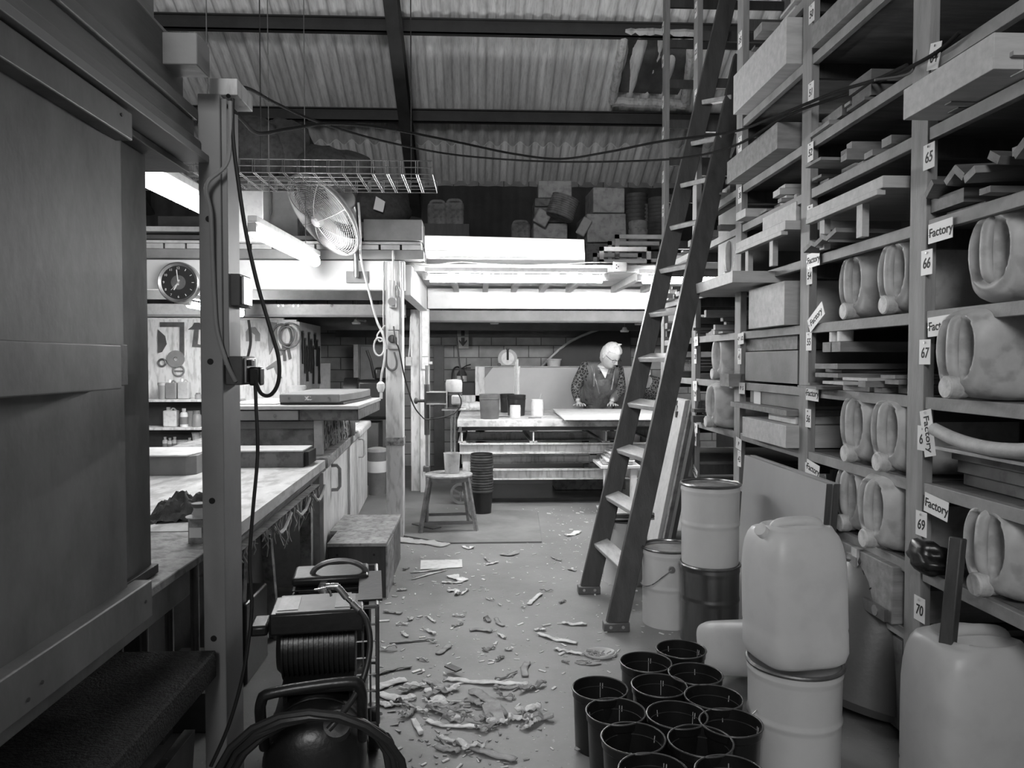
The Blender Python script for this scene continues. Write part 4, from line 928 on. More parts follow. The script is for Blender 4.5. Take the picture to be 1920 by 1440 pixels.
p = atZ(968,776,TZ)
random.seed(8)
for i in range(9):
    o = MB().tube([(0,0,0),(random.uniform(-.01,.01),0,.25),(random.uniform(-.02,.02),0,.50+random.uniform(-.06,.04))], .006, 6).build('stick', 'plk_l' if i%3 else 'cream'); o.location = (p.x+.006+random.uniform(-.022,.022),p.y+random.uniform(-.03,.03),TZ+.014)
    tag(o, 'pale thin stick bundled upright in the black bucket', 'stick', 'sticks in the bucket')
o = MB().tube([(0,0,0),(.01,0,.15),(.025,0,.20)],.005,6).build('brush_handle','cream'); q = atZ(1010,777,TZ); o.location = (q.x,q.y,TZ+.006); tag(o,'short brush handle sticking out of the white pot','brush')
o = MB().tube([(-.10,0,0),(-.05,0,.004),(0,0,-.004),(.05,0,.002),(.10,0,0)],.050,14).build('wrapped_roll','ttop'); q = atZ(882,771,TZ); o.location=(q.x,q.y,TZ+.052); tag(o,'grimy wrapped roll lying at the left end of the worktable','roll')
for i, (a, l) in enumerate([((945,782),'flat dark scraper on the table beside the white pot'),((1003,784),'thin pale knife on the table before the brush pot')]):
    q = atZ(a[0],a[1],TZ); o = MB().bb((-.06,-.012,0),(.06,.012,.006)).build('scraper','steeld' if i==0 else 'crate'); o.location=(q.x,q.y,TZ+.001); tag(o,l,'scraper')
s = TZ+.02
solid('white_board', [atZ(1058,788,s),atZ(1232,788,s),atZ(1232,769.5,s),atZ(1036,769,s)], .014, 'white', 'large white board on the table under the hands', 'board', bevel=.002)
solid('backing_board', [atZ(1062,790,TZ+.001),atZ(1228,790,TZ+.001),atZ(1228,770,TZ+.001),atZ(1040,770,TZ+.001)], .018, 'crate', 'brown backing sheet below the large white board', 'board')
# white upright board behind the table
bY = 8.75
t = thing('upright_board', 'tall cream board standing behind the worktable and the man', 'board', (.8,bY,0))
zt = Z_(688,bY); xl = X_(891,bY)
pl(MB().bb((xl+.02,bY,.0),(1.95,bY+.03,zt)), 'sheet', mat('cream sheet',.42,.6,var=.08,scale=2,bump=.05), t, bevel=.002)
pl(MB().bb((xl,bY-.02,.1),(xl+.11,bY+.03,zt)), 'left_stile', 'worn', t, bevel=.002)
pl(MB().bb((X_(865,bY),bY-.02,.1),(xl+.11,bY+.03,Z_(741,bY))), 'lower_wing', 'worn', t, bevel=.002)
pl(MB().quadprism([(xl+.11,bY-.004,zt),(xl+.21,bY-.004,zt),(xl+.11,bY-.004,zt-.13)], (0,.003,0)), 'corner_patch', 'mid', t)
pl(MB().bb((xl,bY-.025,zt),(1.95,bY+.04,zt+.008)), 'top_edge', 'cream', t)
# saw guard on top
t = thing('circular_guard', 'round white disc guard with black handle on the board top', 'guard', (X_(952,bY),bY+.02,zt+.01))
m = MB(); pts = [(.115*math.cos(a),0,.115*math.sin(a)+.085) for a in [(-.75+ i*(PI+1.5)/24) for i in range(25)]]
m.quadprism(pts, (0,.03,0)); m.build('disc', 'cream', t, bevel=.004)
MB().lathe([(0,0),(.07,0),(.075,-.01),(0,-.02)], seg=28, M=Matrix.Rotation(-PI/2,4,'X'), c=(0,-.0,.09)).build('boss','white',t)
MB().bb((-.013,-.02,.07),(.013,-.0,.2)).build('slot','ink',t); MB().bb((-.02,-.01,.19),(.02,.01,.212)).build('handle','black',t,bevel=.003); MB().cyl((-.1,-.025,.015),(-.1,.02,.015),.022).build('foot_knob','black',t)
o = MB().lathe([(0,0),(.075,0),(.085,.075),(.093,.08),(.093,.095),(0,.095)],seg=24).build('tub','cream'); o.location=(X_(1040,bY),bY+.10,zt+.0); tag(o,'pale lidded tub on the ledge in front of the dark arch','tub')
beam('rear_ledge', (xl,bY+.041,zt-.05), (1.95,YB,zt-.002), 'cream', 'narrow ledge behind the top of the cream board', 'ledge')
# dark arch sheet
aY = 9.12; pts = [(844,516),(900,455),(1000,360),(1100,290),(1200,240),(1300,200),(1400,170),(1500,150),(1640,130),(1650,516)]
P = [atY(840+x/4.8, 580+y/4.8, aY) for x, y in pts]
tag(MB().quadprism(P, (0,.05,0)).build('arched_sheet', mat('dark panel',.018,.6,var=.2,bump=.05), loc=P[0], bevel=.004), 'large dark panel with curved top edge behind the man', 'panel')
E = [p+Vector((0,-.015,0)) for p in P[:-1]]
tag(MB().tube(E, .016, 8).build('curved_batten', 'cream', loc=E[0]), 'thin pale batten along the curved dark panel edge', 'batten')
# fire extinguisher and sign
eY = 9.2
t = thing('fire_extinguisher', 'extinguisher with hose and label on the block wall', 'extinguisher', (X_(866,eY),eY-.05,Z_(738,eY)))
MB().lathe([(0,0),(.06,0),(.062,.01),(.062,.24),(.04,.28),(.02,.30),(0,.30)], seg=24).build('cylinder', 'dark', t); MB().lathe([(.0625,.06),(.0625,.22)], seg=24).build('label', 'card', t)
text('lettering', 'FIRE', .035, FY((0,-.064,.17)), 'ink', t); text('lettering', 'DCP', .03, FY((0,-.064,.11)), 'ink', t)
MB().tube([(0,0,.30),(-.06,0,.33),(-.11,0,.28),(-.12,0,.15)], .011, 8, smooth=4).build('hose', 'black', t); MB().tube([(0,0,.31),(.05,0,.34),(.11,0,.36)], .008, 6).build('lever', 'black', t); MB().tube([(0,0,.30),(.05,0,.315),(.11,0,.315)], .007, 6).build('handle', 'black', t)
sY = 9.225
t = thing('extinguisher_sign', 'wall sign with extinguisher picture above a downward arrow', 'sign', (X_(868,sY),sY+.01,Z_(632,sY)))
MB().bb((-.07,0,-.14),(.07,.006,0)).build('arrow_plate','cream',t); MB().bb((-.07,0,.003),(.07,.006,.14)).build('picture_plate','mid',t)
MB().quadprism([(-.05,-.002,-.055),(0,-.002,-.115),(.05,-.002,-.055),(.05,-.002,-.03),(.022,-.002,-.058),(.022,-.002,-.008),(-.022,-.002,-.008),(-.022,-.002,-.058),(-.05,-.002,-.03)],(0,.002,0)).build('arrow','dark',t)
MB().quadprism([(-.022,-.002,.015),(.022,-.002,.015),(.022,-.002,.09),(.01,-.002,.12),(-.01,-.002,.12),(-.022,-.002,.09)],(0,.002,0)).build('pictogram','ink',t)
tag(MB().tube([atY(856,630,9.1),atY(861,680,9.08),atY(867,715,9.0)],.011,6).build('broom_stick','dark'),'dark stick leaning in front of the wall sign','stick')
beam('black_chest', (X_(858,8.9),8.95,0), (X_(891,8.9),9.2,Z_(716,8.95)), 'black', 'black trunk left of the cream board', 'trunk', bevel=.01)
beam('wall_duct', (X_(813,9.1),9.15,0), (X_(832,9.1),YB-.07,1.5), 'dark', 'dark vertical duct on the rear wall behind the white posts', 'duct')
for i, (px, py, l) in enumerate([(668,603,'small white lamp holder on an arm, left of the column'),(927,603,'small white lamp holder on an arm above the saw guard'),(1198,605,'small white lamp holder on an arm beside the ladder'),(1171,618,'lower small round lamp holder near the ladder')]):
    Y = 8.3; p = atY(px, py, Y); t = thing('lamp_holder', l, 'lamp', p)
    MB().lathe([(0,-.03),(.045,-.028),(.05,-.012),(.03,.0),(.022,.025),(0,.03)],seg=20).build('cup','white',t)
    if i < 3: MB().tube([(0,0,.02),((.1,-.08,-.06) if i==0 else (-.05,-.08,0) if i==1 else (-.12,-.05,-.05)) and ((.12 if i==0 else -.08),-.12,.0)],.014,6).build('arm','mid',t)
    MB().cyl((0,0,.02),(0,0,2.045-p.z),.006).build('stem','mid',t)
# ================= people =================
def skinmesh(name, pts, edges, rad, m, parent=None, sub=2, disp=None, root=0):
    me = bpy.data.meshes.new(name); me.from_pydata([tuple(p) for p in pts], edges, []); o = bpy.data.objects.new(name, me); COL.objects.link(o)
    md = o.modifiers.new('skin','SKIN'); md.use_smooth_shade = True
    for i, r in enumerate(rad):
        sv = me.skin_vertices[0].data[i]; sv.radius = r if hasattr(r,'__len__') else (r,r); sv.use_root = (i == root)
    s_ = o.modifiers.new('sub','SUBSURF'); s_.levels = sub; s_.render_levels = sub
    dg = bpy.context.evaluated_depsgraph_get(); me2 = bpy.data.meshes.new_from_object(o.evaluated_get(dg)); bpy.data.objects.remove(o)
    me2.materials.clear(); me2.materials.append(W[m] if isinstance(m,str) else m); me2.shade_smooth()
    o = bpy.data.objects.new(name, me2); COL.objects.link(o)
    if parent is not None: o.parent = parent
    return o
def knit():
    m = bpy.data.materials.new('patterned knit'); m.use_nodes = True; nt = m.node_tree; N = nt.nodes; L = nt.links; b = N['Principled BSDF']
    tc = N.new('ShaderNodeTexCoord'); v = N.new('ShaderNodeTexVoronoi'); v.feature = 'DISTANCE_TO_EDGE'; v.inputs['Scale'].default_value = 30; L.new(tc.outputs['Object'], v.inputs[0])
    r = N.new('ShaderNodeValToRGB'); r.color_ramp.elements[0].position = .05; r.color_ramp.elements[0].color = (.17,.17,.17,1); r.color_ramp.elements[1].position = .11; r.color_ramp.elements[1].color = (.02,.02,.02,1)
    L.new(v.outputs[0], r.inputs[0]); L.new(r.outputs[0], b.inputs['Base Color']); b.inputs['Roughness'].default_value = .9; return m
KNIT = knit()
APRON = mat('glossy stained apron', .13, .28, var=.5, scale=7, stretch=(1,1,.45), bump=.3, dirt=.3, fine=26)
HY = 7.86
def head(root, c, M, hs=1.0, glasses=True):
    # face along local -Y; c centre; head skin is one sculpted mesh
    def fn(p):
        x, y, z = p
        k = 1.0
        if z < -.15: k = 1-.30*min(1, (-z-.15)/.8)            # jaw narrows
        x *= k*(.94 if y < 0 else 1); 
        if y < 0 and z < .5: y *= .96
        d = math.exp(-((x/.16)**2))*math.exp(-(((z+.12)/.17)**2))*(1 if y < -.3 else 0); y -= .30*d   # nose
        d = math.exp(-((x/.34)**2))*math.exp(-(((z+.62)/.16)**2))*(1 if y < -.2 else 0); y -= .10*d   # chin
        for sx in (-1,1):
            d = math.exp(-(((x-sx*.36)/.17)**2))*math.exp(-(((z-.10)/.12)**2))*(1 if y < -.2 else 0); y += .13*d   # eye sockets
        d = math.exp(-((x/.5)**2))*math.exp(-(((z-.27)/.09)**2))*(1 if y < -.3 else 0); y -= .05*d    # brow
        d = math.exp(-((x/.22)**2))*math.exp(-(((z+.40)/.035)**2))*(1 if y < -.3 else 0); y += .05*d  # mouth line
        return Vector((x,y,z))
    T = Matrix.Translation(c) @ M
    hm = MB().sph((0,0,0),(.080*hs,.100*hs,.125*hs),36,30,fn=fn)
    ears = MB()
    for sx in (-1,1): hm.sph((sx*.080*hs,.01*hs,-.005*hs),(.012*hs,.022*hs,.033*hs),10,8)
    body = hm
    def fh(p):
        # hair cap: covers crown, sides and back, leaves the face open
        line = .42 if p.y < -.35 else (.42-(p.y+.35)*1.9)
        k = 1+.05*noise.noise(Vector((p.x*7+2,p.y*3,p.z*5)))+.03*noise.noise(p*16)
        if p.z < line: k = .80
        if p.y < -.5 and p.z > .5: k += .05
        return p*k
    hr = MB().sph((0,.008*hs,.014*hs),(.090*hs,.108*hs,.127*hs),44,34,fn=fh)
    for q in range(7): hr.tube([(.03*hs*(q/6-.3),-.02*hs,.13*hs),(.03*hs*(q/6-.3)+.01,-.03*hs,.155*hs)],.004,5)
    return T, hm, hr
def person(label, cfg):
    root = thing('person', label, 'person', cfg['base'])
    B = Vector(cfg['base']); L = lambda q: Vector(q)-B
    J = cfg['J']
    # continuous body: pelvis, spine, neck, arms with hands, legs
    pts = []; rad = []; ed = []
    def add(p, r, par=None):
        pts.append(L(p)); rad.append(r)
        if par is not None: ed.append((par, len(pts)-1))
        return len(pts)-1
    pel = add(J['pelvis'], (.13,.10)); sp = add(J['spine'], (.14,.10), pel); ch = add(J['chest'], (.145,.11), sp); nb = add(J['neckb'], (.07,.065), ch)
    nk = add(J['neck'], .052, nb); hd = add(J['skull'], .055, nk)
    hands = []
    for s in ('L','R'):
        a = add(J['sh'+s], .062, ch); e = add(J['el'+s], .046, a); f = add(Vector(J['el'+s]).lerp(Vector(J['wr'+s]), .5), .038, e); w = add(J['wr'+s], .026, f); hands.append((s, w))
        a = add(J['hip'+s], .09, pel); k = add(J['kn'+s], .062, a); c = add(Vector(J['kn'+s]).lerp(Vector(J['an'+s]), .4), .055, k); n = add(J['an'+s], .038, c); add(Vector(J['an'+s])+Vector((0,-.13,-.045)), .035, n)
    body = skinmesh('body', pts, ed, rad, 'skin', root)
    # hands with fingers on the board
    for s, w in hands:
        W0 = Vector(J['wr'+s]); hz = cfg['hz']; dx = cfg['hd'+s]; palm = Vector((W0.x+dx*.25, W0.y-.055, hz+.022))
        hp = [L(W0)]; he = []; hrd = [.024]
        hp.append(L(W0.lerp(palm,.6))); hrd.append((.030,.019)); he.append((0,1)); hp.append(L(palm)); hrd.append((.036,.015)); he.append((1,2))
        o = skinmesh('hand', hp, he, hrd, 'skin', body, 1)
        for k, (fx, ln) in enumerate(((-.030,.066),(-.010,.078),(.011,.074),(.031,.058))):
            b0 = palm+Vector((fx, -.012+.004*abs(k-1.5), 0)); spl = (fx*.5+dx*.35)
            q = [b0, b0+Vector((spl*.35,-ln*.40,.010)), b0+Vector((spl*.75,-ln*.75,-.002)), b0+Vector((spl,-ln,-.014))]
            skinmesh('finger', [L(v) for v in q], [(0,1),(1,2),(2,3)], [.0105,.0095,.0085,.007], 'skin', o, 1)
        sg = 1 if s == 'R' else -1; b0 = palm+Vector((sg*cfg.get('th',1)*-.028,.022,0))
        q = [b0, b0+Vector((-sg*.03,-.028,-.003)), b0+Vector((-sg*.045,-.058,-.012))]
        skinmesh('thumb', [L(v) for v in q], [(0,1),(1,2)], [.012,.0105,.008], 'skin', o, 1)
    # sweater
    pts2 = []; rad2 = []; ed2 = []
    def add2(p, r, par=None):
        pts2.append(L(p)); rad2.append(r)
        if par is not None: ed2.append((par, len(pts2)-1))
        return len(pts2)-1
    pel = add2(J['pelvis'], (.165,.13)); sp = add2(J['spine'], (.17,.13), pel); ch = add2(J['chest'], (.17,.135), sp); nb = add2(J['neckb'], (.088,.08), ch)
    for s in ('L','R'):
        a = add2(J['sh'+s], .084, ch); e = add2(J['el'+s], .064, a); f = add2(Vector(J['el'+s]).lerp(Vector(J['wr'+s]), .55), .053, e); add2(Vector(J['el'+s]).lerp(Vector(J['wr'+s]), .93), .038, f)
    skinmesh('sweater', pts2, ed2, rad2, KNIT, root)
    pts3 = []; ed3 = []; rad3 = []
    pts3.append(L(J['pelvis'])-Vector((0,0,.02))); rad3.append((.15,.12))
    for s in ('L','R'):
        i = len(pts3); pts3 += [L(J['hip'+s]), L(J['kn'+s]), L(J['an'+s])+Vector((0,0,.03))]; rad3 += [.105,.082,.065]; ed3 += [(0,i),(i,i+1),(i+1,i+2)]
    skinmesh('trousers', pts3, ed3, rad3, 'dark', root)
    for s in ('L','R'):
        q = L(J['an'+s]); MB().sph(q+Vector((0,-.06,-.045)),(.05,.13,.045),14,10).build('shoe','black',root)
    M = cfg['hM']; T, hm, hr = head(root, L(J['head']), M, cfg.get('hs',1))
    hm.build('head_skin', 'skin', body, M=T); h = hr.build('hair', 'hair', root, M=T)
    return root, body, T
Yt = 8.12
jp = {k: atY(*v) for k, v in dict(
 pelvis=(1122,752,8.42), spine=(1124,728,8.34), chest=(1127,703,8.20), neckb=(1134,688,8.07), neck=(1137,682,8.02), skull=(1140,674,7.97), head=(1145,668,7.90),
 shR=(1096,690,8.24), elR=(1079,728,8.30), wrR=(1084,762,8.06), shL=(1160,697,8.18), elL=(1163,733,8.26), wrL=(1146,761,8.06)).items()}
pv = jp['pelvis']; base = Vector((pv.x, pv.y+.02, 0))
for s, d in (('R',-1),('L',1)):
    jp['hip'+s] = pv+Vector((d*.09,0,-.06)); jp['kn'+s] = Vector((pv.x+d*.11,8.44,.46)); jp['an'+s] = Vector((pv.x+d*.12,8.50,.09))
jp['wrR'].z = jp['wrL'].z = TZ+.034+.05
hM = Euler((math.radians(32), math.radians(4), math.radians(34))).to_matrix().to_4x4()
man, mbody, T = person('man with grey hair and glasses in a shiny apron, leaning on the table', dict(base=base, J=jp, hz=TZ+.036, hdL=-.03, hdR=.03, hM=hM, hs=1.12))
Lm = lambda q: Vector(q)-base
# collar, apron, glasses
S = 1.12
MB().tube([(sx*.03*S,-.105*S,.012*S) if 0 else (x*S,y*S,z*S) for x,y,z in ((-.082,-.02,.012),(-.07,-.085,.008),(-.045,-.098,.006),(-.010,-.100,.010),(.010,-.100,.010),(.045,-.098,.006),(.07,-.085,.008),(.082,-.02,.012))], .0028, 6).build('glasses_frame','black',man,M=T)
for sx in (-1,1): MB().tube([(sx*.034*S+.026*S*math.cos(a), -.101*S, .004*S+.018*S*math.sin(a)) for a in [k*PI/8 for k in range(16)]], .0022, 5, closed=True).build('glasses_rim','black',man,M=T)
MB().tube([(-.022*S,-.096*S,-.052*S),(0,-.100*S,-.051*S),(.022*S,-.096*S,-.052*S)], .003, 6).build('mouth','mid',mbody,M=T)
# shirt collar
nb = Lm(jp['neckb']); MB().tube([nb+Vector((.068*math.cos(a), .055*math.sin(a)-.012, .02-.025*(1-math.sin(a))/2)) for a in [k*PI/9 for k in range(18)]], .017, 8, closed=True).build('shirt_collar','white',man)
# shiny sleeveless tabard over the sweater
def vest(root, J, L):
    P = [L(J['pelvis'])+Vector((0,-.02,-.10)), L(J['pelvis']), L(J['spine']), L(J['chest']), L(J['neckb'])+Vector((0,0,-.03))]; E = [(0,1),(1,2),(2,3),(3,4)]; Rr = [(.205,.17),(.200,.172),(.212,.178),(.222,.182),(.092,.085)]
    for s in ('L','R'):
        P.append(L(J['sh'+s]).lerp(L(J['chest']),.16)+Vector((0,-.01,.012))); E.append((3,len(P)-1)); Rr.append(.104)
    return skinmesh('apron', P, E, Rr, APRON, root, root=2)
vest(man, jp, Lm)
for ob in man.children:
    if ob.name.startswith('sweater'):
        ob.data.materials.append(APRON); cx = Lm(jp['chest']).x
        for pg in ob.data.polygons:
            if abs(pg.center.x-cx-.01) < .165: pg.material_index = 1
nf = Lm(jp['chest'])
MB().quadprism([nf+Vector((-.055,-.175,.09)), nf+Vector((.060,-.175,.09)), nf+Vector((.01,-.205,-.035))], (0,-.012,0)).build('shirt_front','white',man,bevel=.003)
for a, b in (((-.13,-.14,.10),(-.05,-.20,-.20)),((-.10,-.17,.10),(-.11,-.19,-.12)),((.13,-.15,.10),(.08,-.20,-.16))):
    MB().tube([nf+Vector(a), (nf+Vector(a)).lerp(nf+Vector(b),.5)+Vector((0,-.02,0)), nf+Vector(b)], lambda s: .010*(1-.5*abs(s-.5)), 6, smooth=4).build('apron_fold', W['white'] if 0 else APRON, man)
# second person mostly behind the ladder
j2 = {k: atY(*v) for k, v in dict(pelvis=(1228,754,8.45), spine=(1222,738,8.40), chest=(1215,724,8.28), neckb=(1210,714,8.12), neck=(1207,710,8.05), skull=(1205,706,8.0), head=(1203,702,7.95),
 shR=(1188,722,8.26), elR=(1183,742,8.28), wrR=(1178,765,8.06), shL=(1240,724,8.26), elL=(1247,742,8.28), wrL=(1236,764,8.06)).items()}
pv2 = j2['pelvis']; b2 = Vector((pv2.x, pv2.y+.02, 0))
for s, d in (('R',-1),('L',1)):
    j2['hip'+s] = pv2+Vector((d*.09,0,-.06)); j2['kn'+s] = Vector((pv2.x+d*.10,8.42,.46)); j2['an'+s] = Vector((pv2.x+d*.10,8.48,.09))
j2['wrR'].z = j2['wrL'].z = TZ+.034+.05
person('second person in a patterned sweater, mostly hidden behind the ladder', dict(base=b2, J=j2, hz=TZ+.036, hdL=-.02, hdR=-.02, hM=Euler((math.radians(50),0,math.radians(20))).to_matrix().to_4x4(), hs=.92))
# ================= tagged timber rack =================
RX0 = 1.4; RD = .95
PY = [1.50, 2.337, 3.165, 3.995, 4.825, 5.655]       # posts, near to far
LV = [.42,.644,.918,1.19,1.46,1.743,2.03,2.24,2.59,2.87,3.15,3.45,3.75,4.05]
rack = thing('timber_rack', 'tall timber shelving rack with numbered upright posts along the right side', 'rack', (RX0+.4,3.6,0))
RL = -Vector(rack.location)
def rk(mb, name, m, par=None, label=None, **k):
    o = mb.build(name, m, par or rack, M=Matrix.Translation(RL), **k)
    if label: o['label'] = label
    return o
TH = .022
for i, y in enumerate(PY):
    top = min(4.35, roofz(y)-.45)
    rk(MB().bb((RX0,y-.045,0),(RX0+.034,y+.045,top)), 'upright', 'pinez', bevel=.002)
    rk(MB().bb((RX0+RD-.034,y-.045,0),(RX0+RD,y+.045,top)), 'upright', 'pinez', bevel=.002)
    for z in LV:
        if z+.1 > top: continue
        rk(MB().bb((RX0+.036,y-.012,z-TH-.062),(RX0+RD-.036,y+.012,z-TH)), 'arm', 'darkw')
# shelf boards per bay (bay b lies between PY[b] and PY[b+1])
bays = {0: LV[:12], 1: LV[:12], 2: LV[:10], 3: LV[:8], 4: LV[:7]}
random.seed(31)
for b, lv in bays.items():
    y0, y1 = PY[b]+.013, PY[b+1]-.013
    for z in lv:
        if b == 2 and z in (.42,): continue
        if b in (3,) and z in (.42,.644): continue
        if b == 0 and z == .42: continue
        sag = 0
        rk(MB().bb((RX0+.038,y0,z-TH),(RX0+RD-.04,y1,z-.002)), 'shelf_board', 'shelf')
        rk(MB().bb((RX0+.004,y0+.034,z-.040),(RX0+.030,y1-.034,z-.001)), 'edge_strip', 'pine', bevel=.002)
# rear sheet closing the rack against the wall
rk(MB().bb((RX0+RD+.005,PY[0],0),(RX0+RD+.02,PY[4],2.9)), 'back_sheet', 'darkw')
# ---- tags
def ctag(px, py, s, w=.052, h=.078, tilt=0, size=.042, label=None, m='card', X=None, y=None, shear=.15, n='number_card'):
    p = atX(px, py, RX0-.002)
    c, sn = math.cos(tilt), math.sin(tilt)
    M = FX(p, tilt) if True else None
    o = MB().box((0,0,0),(w,h,.0016)).build(n, m, rack, M=Matrix.Translation(RL) @ M)
    o['label'] = label or 'white card reading %s' % s if s else 'blank white card'
    if s: text('lettering', s, size, Matrix.Translation(RL) @ M @ Matrix.Translation((0,-.004,.0012)), 'ink', o, shear=shear, sx=.85, bold=.0006)
    MB().cyl((0,h*.38,0),(0,h*.38,.004),.004,seg=8).build('tack','chrome',o,M=Matrix.Translation(RL) @ M)
for py, s in ((25,'50'),(172,'51'),(285,'52'),(402,'53'),(516,'54'),(640,'55'),(784,'56'),(885,'57')):
    ctag(1522-(py/1200)*10, py, s)
for py, s, tl in ((105,'64',-.25),(293,'65',0),(492,'66',0),(660,'67',0),(822,'68',0),(982,'69',0),(1142,'70',0)):
    ctag(1748-py*.021+(6 if py == 105 else 0), py, s, tilt=tl, w=.058, h=.078, size=.046)
for py, s in ((75,'35'),(166,'36'),(271,'37'),(366,'38'),(668,'41'),(860,'43')): ctag(1388-py*.002, py, s, w=.052, h=.085, size=.045)
for py, s in ((18,'21'),(97,'22'),(182,'23'),(668,'28'),(738,'29'),(822,'30')): ctag(1305-py*.002, py, s, w=.05, h=.095, size=.045)
for py, s in ((53,'7'),(115,'8'),(192,'9'),(250,'10'),(332,'11'),(395,'12')): ctag(1243, py, s, w=.05, h=.085, size=.045)
def fcard(px, py, tilt, txt='Factory', w=.135, h=.060, size=.038, yshift=0):
    p = atX(px, py, RX0-.0045); M = FX(p, tilt)
    o = MB().box((0,0,0),(w,h,.0018)).build('word_card','card',rack,M=Matrix.Translation(RL) @ M); o['label'] = 'white card reading %s%s' % (txt, ', tilted' if abs(tilt) > .2 else '')
    text('lettering', txt, size, Matrix.Translation(RL) @ M @ Matrix.Translation((.003,0,.0013)), 'ink', o, bold=.0005)
    MB().cyl((-w*.44,0,0),(-w*.44,0,.004),.004,seg=8).build('tack','chrome',o,M=Matrix.Translation(RL) @ M)
# angles in the aisle plane (x axis of the card runs towards the camera)
fcard(1525,487,.02,w=.118); fcard(1530,595,.50,w=.15); fcard(1523,738,-.02,w=.118); fcard(1524,880,-.14,w=.118)
fcard(1763,433,.02,w=.118); fcard(1762,611,.04,w=.118); fcard(1740,812,-1.35,w=.145); fcard(1755,950,-.10,w=.118)
fcard(1389,635,.05,'P  1/2',w=.085,size=.03); fcard(1391,728,.0,'P  5',w=.085,size=.03); fcard(1385,832,-.12,'P',w=.085,size=.03); fcard(1398,930,-.1,'',w=.085) if 0 else None
fcard(1305,640,.05,'P',w=.085,size=.03); fcard(1303,723,.05,'P',w=.085,size=.03); fcard(1304,802,-.05,'P',w=.085,size=.03); fcard(1303,885,-.4,'Clocks',w=.10,size=.03)
# ================= jerrycans =================
def se(a, b, th, n):
    c, s = math.cos(th), math.sin(th)
    return (a*math.copysign(abs(c)**(2/n), c), b*math.copysign(abs(s)**(2/n), s))
def jerry_mesh(w=.27, d=.235, h=.40):
    body = MB(); S = 56; rings = []
    def ring(a, b, z, n): return [Vector((*se(a,b,2*PI*i/S,n), z)) for i in range(S)]
    for z, k, n in ((0,.86,4),(.012,.95,4.5),(.04,1,5),(.10,1,5),(.11,.99,5),(.12,1,5),(h*.55,1,5),(h*.70,1,4.8),(h*.80,.985,4.5),(h*.88,.95,4.2),(h*.94,.89,4),(h*.975,.83,3.6)):
        rings.append(ring(w/2*k, d/2*k, z, n))
    # top as a height field: handle ridge along x with a hollow each side
    def hz(x, y):
        u, v = x/(w/2), y/(d/2); z = h*.975+.012*(1-u*u)*(1-v*v)
        def el(cx, cy, rx, ry): return math.sqrt(((u-cx)/rx)**2+((v-cy)/ry)**2)
        for cy in (.36,-.36):
            q = el(.10, cy, .56, .28)
            t = max(0, min(1, (1.15-q)/.35)); t = t*t*(3-2*t); z -= .034*t
        q = el(.10, 0, .78, .74); r = math.exp(-((q-1)/.12)**2); z += .010*r
        if abs(u-.1) < .62: z += .008*math.exp(-(v/.10)**2)
        return z
    K = 20
    for k in range(1, K):
        t = .83*(1-k/K); rings.append([Vector((x, y, hz(x, y))) for x, y in (se(w/2*t, d/2*t, 2*PI*i/S, 3.6-1.4*k/K) for i in range(S))])
    body.loft(rings)
    return body
def jerrycan(label, loc, rot, group, m='jugd', w=.27, d=.235, h=.40, cap=True, capm='cap', name='jerrycan', wear=True):
    t = thing(name, label, 'jerrycan', loc, rot, group)
    jerry_mesh(w,d,h).build('body', m, t, ang=60)
    MB().tube([(-w*.26,0,h*.955),(-w*.20,0,h*1.012),(-w*.05,0,h*1.03),(w*.16,0,h*1.03),(w*.31,0,h*1.012),(w*.37,0,h*.955)], .0165, 12, smooth=4).build('handle', m, t)
    if cap:
        MB().lathe([(0,h*.93),(.030,h*.93),(.030,h*1.0),(0,h*1.0)], c=(-w*.37,.0,0), seg=24).build('neck', m, t)
        MB().lathe([(0,0),(.033,0),(.034,.004),(.033,.034),(.029,.038),(0,.038)], c=(-w*.37,0,h*.985), seg=28).build('screw_cap', capm, t)
    MB().quadprism([(w*.1,-.0,h*.98),(w*.1,.001,h*.98),(w*.1,.001,h*.985)], (.01,0,0)) if 0 else None
    return t
# lying in the rack: top faces the aisle, handle vertical, cap low
def lying(roll=0, yaw=0):
    M = Matrix(((0,0,-1),(0,1,0),(1,0,0)))     # local z -> -x, local x -> +z, local y -> y
    return (Matrix.Rotation(yaw,3,'Z') @ M @ Matrix.Rotation(roll,3,'Z')).to_euler()
proto = None
def rcan(bay, lvl, yc, label, xf=1.44, **k):
    global proto
    w = k.get('w', .27)
    loc = (xf+.405, yc, LV[lvl]+w/2+.001)
    if proto is None or k:
        t = jerrycan(label, loc, lying(), 'jerrycans lying on the rack shelves', **k)
        if not k: proto = t
    else: t = dup(proto, loc, lying(random.uniform(-.02,.02)), label)
    return t
rcan(1,4,2.85,'worn jerrycan on the shelf at tag 54, left of the pair')
rcan(1,4,2.525,'worn jerrycan beside the post, right of the pair at tag 66', xf=1.42)
rcan(1,2,2.745,'left jerrycan of the pair on the shelf at tag 56', xf=1.40)
rcan(1,2,2.50,'right jerrycan of the pair, capped, next to the sideways Factory card', xf=1.39)
rcan(1,1,2.80,'left jerrycan of the low pair above the wooden trunk', xf=1.41)
rcan(1,1,2.545,'right jerrycan of the low pair touching post of tag 69', xf=1.37)
rcan(0,4,2.03,'largest jerrycan without cap, top right edge of the rack', xf=1.42, cap=False, w=.27)
rcan(0,3,2.08,'large capped jerrycan right of tag 67', xf=1.36)
rcan(0,1,2.00,'low jerrycan behind the leaning dark bar at the right edge', xf=1.40)
rcan(3,3,4.42,'pale jerrycan lying at tag 41 behind the ladder side', xf=1.42)
rcan(3,2,4.24,'jerrycan with a black scribble left of tag 56 drawer', xf=1.33)
rcan(3,5,4.20,'small visible jerrycan high up beside the lamp', xf=1.42)
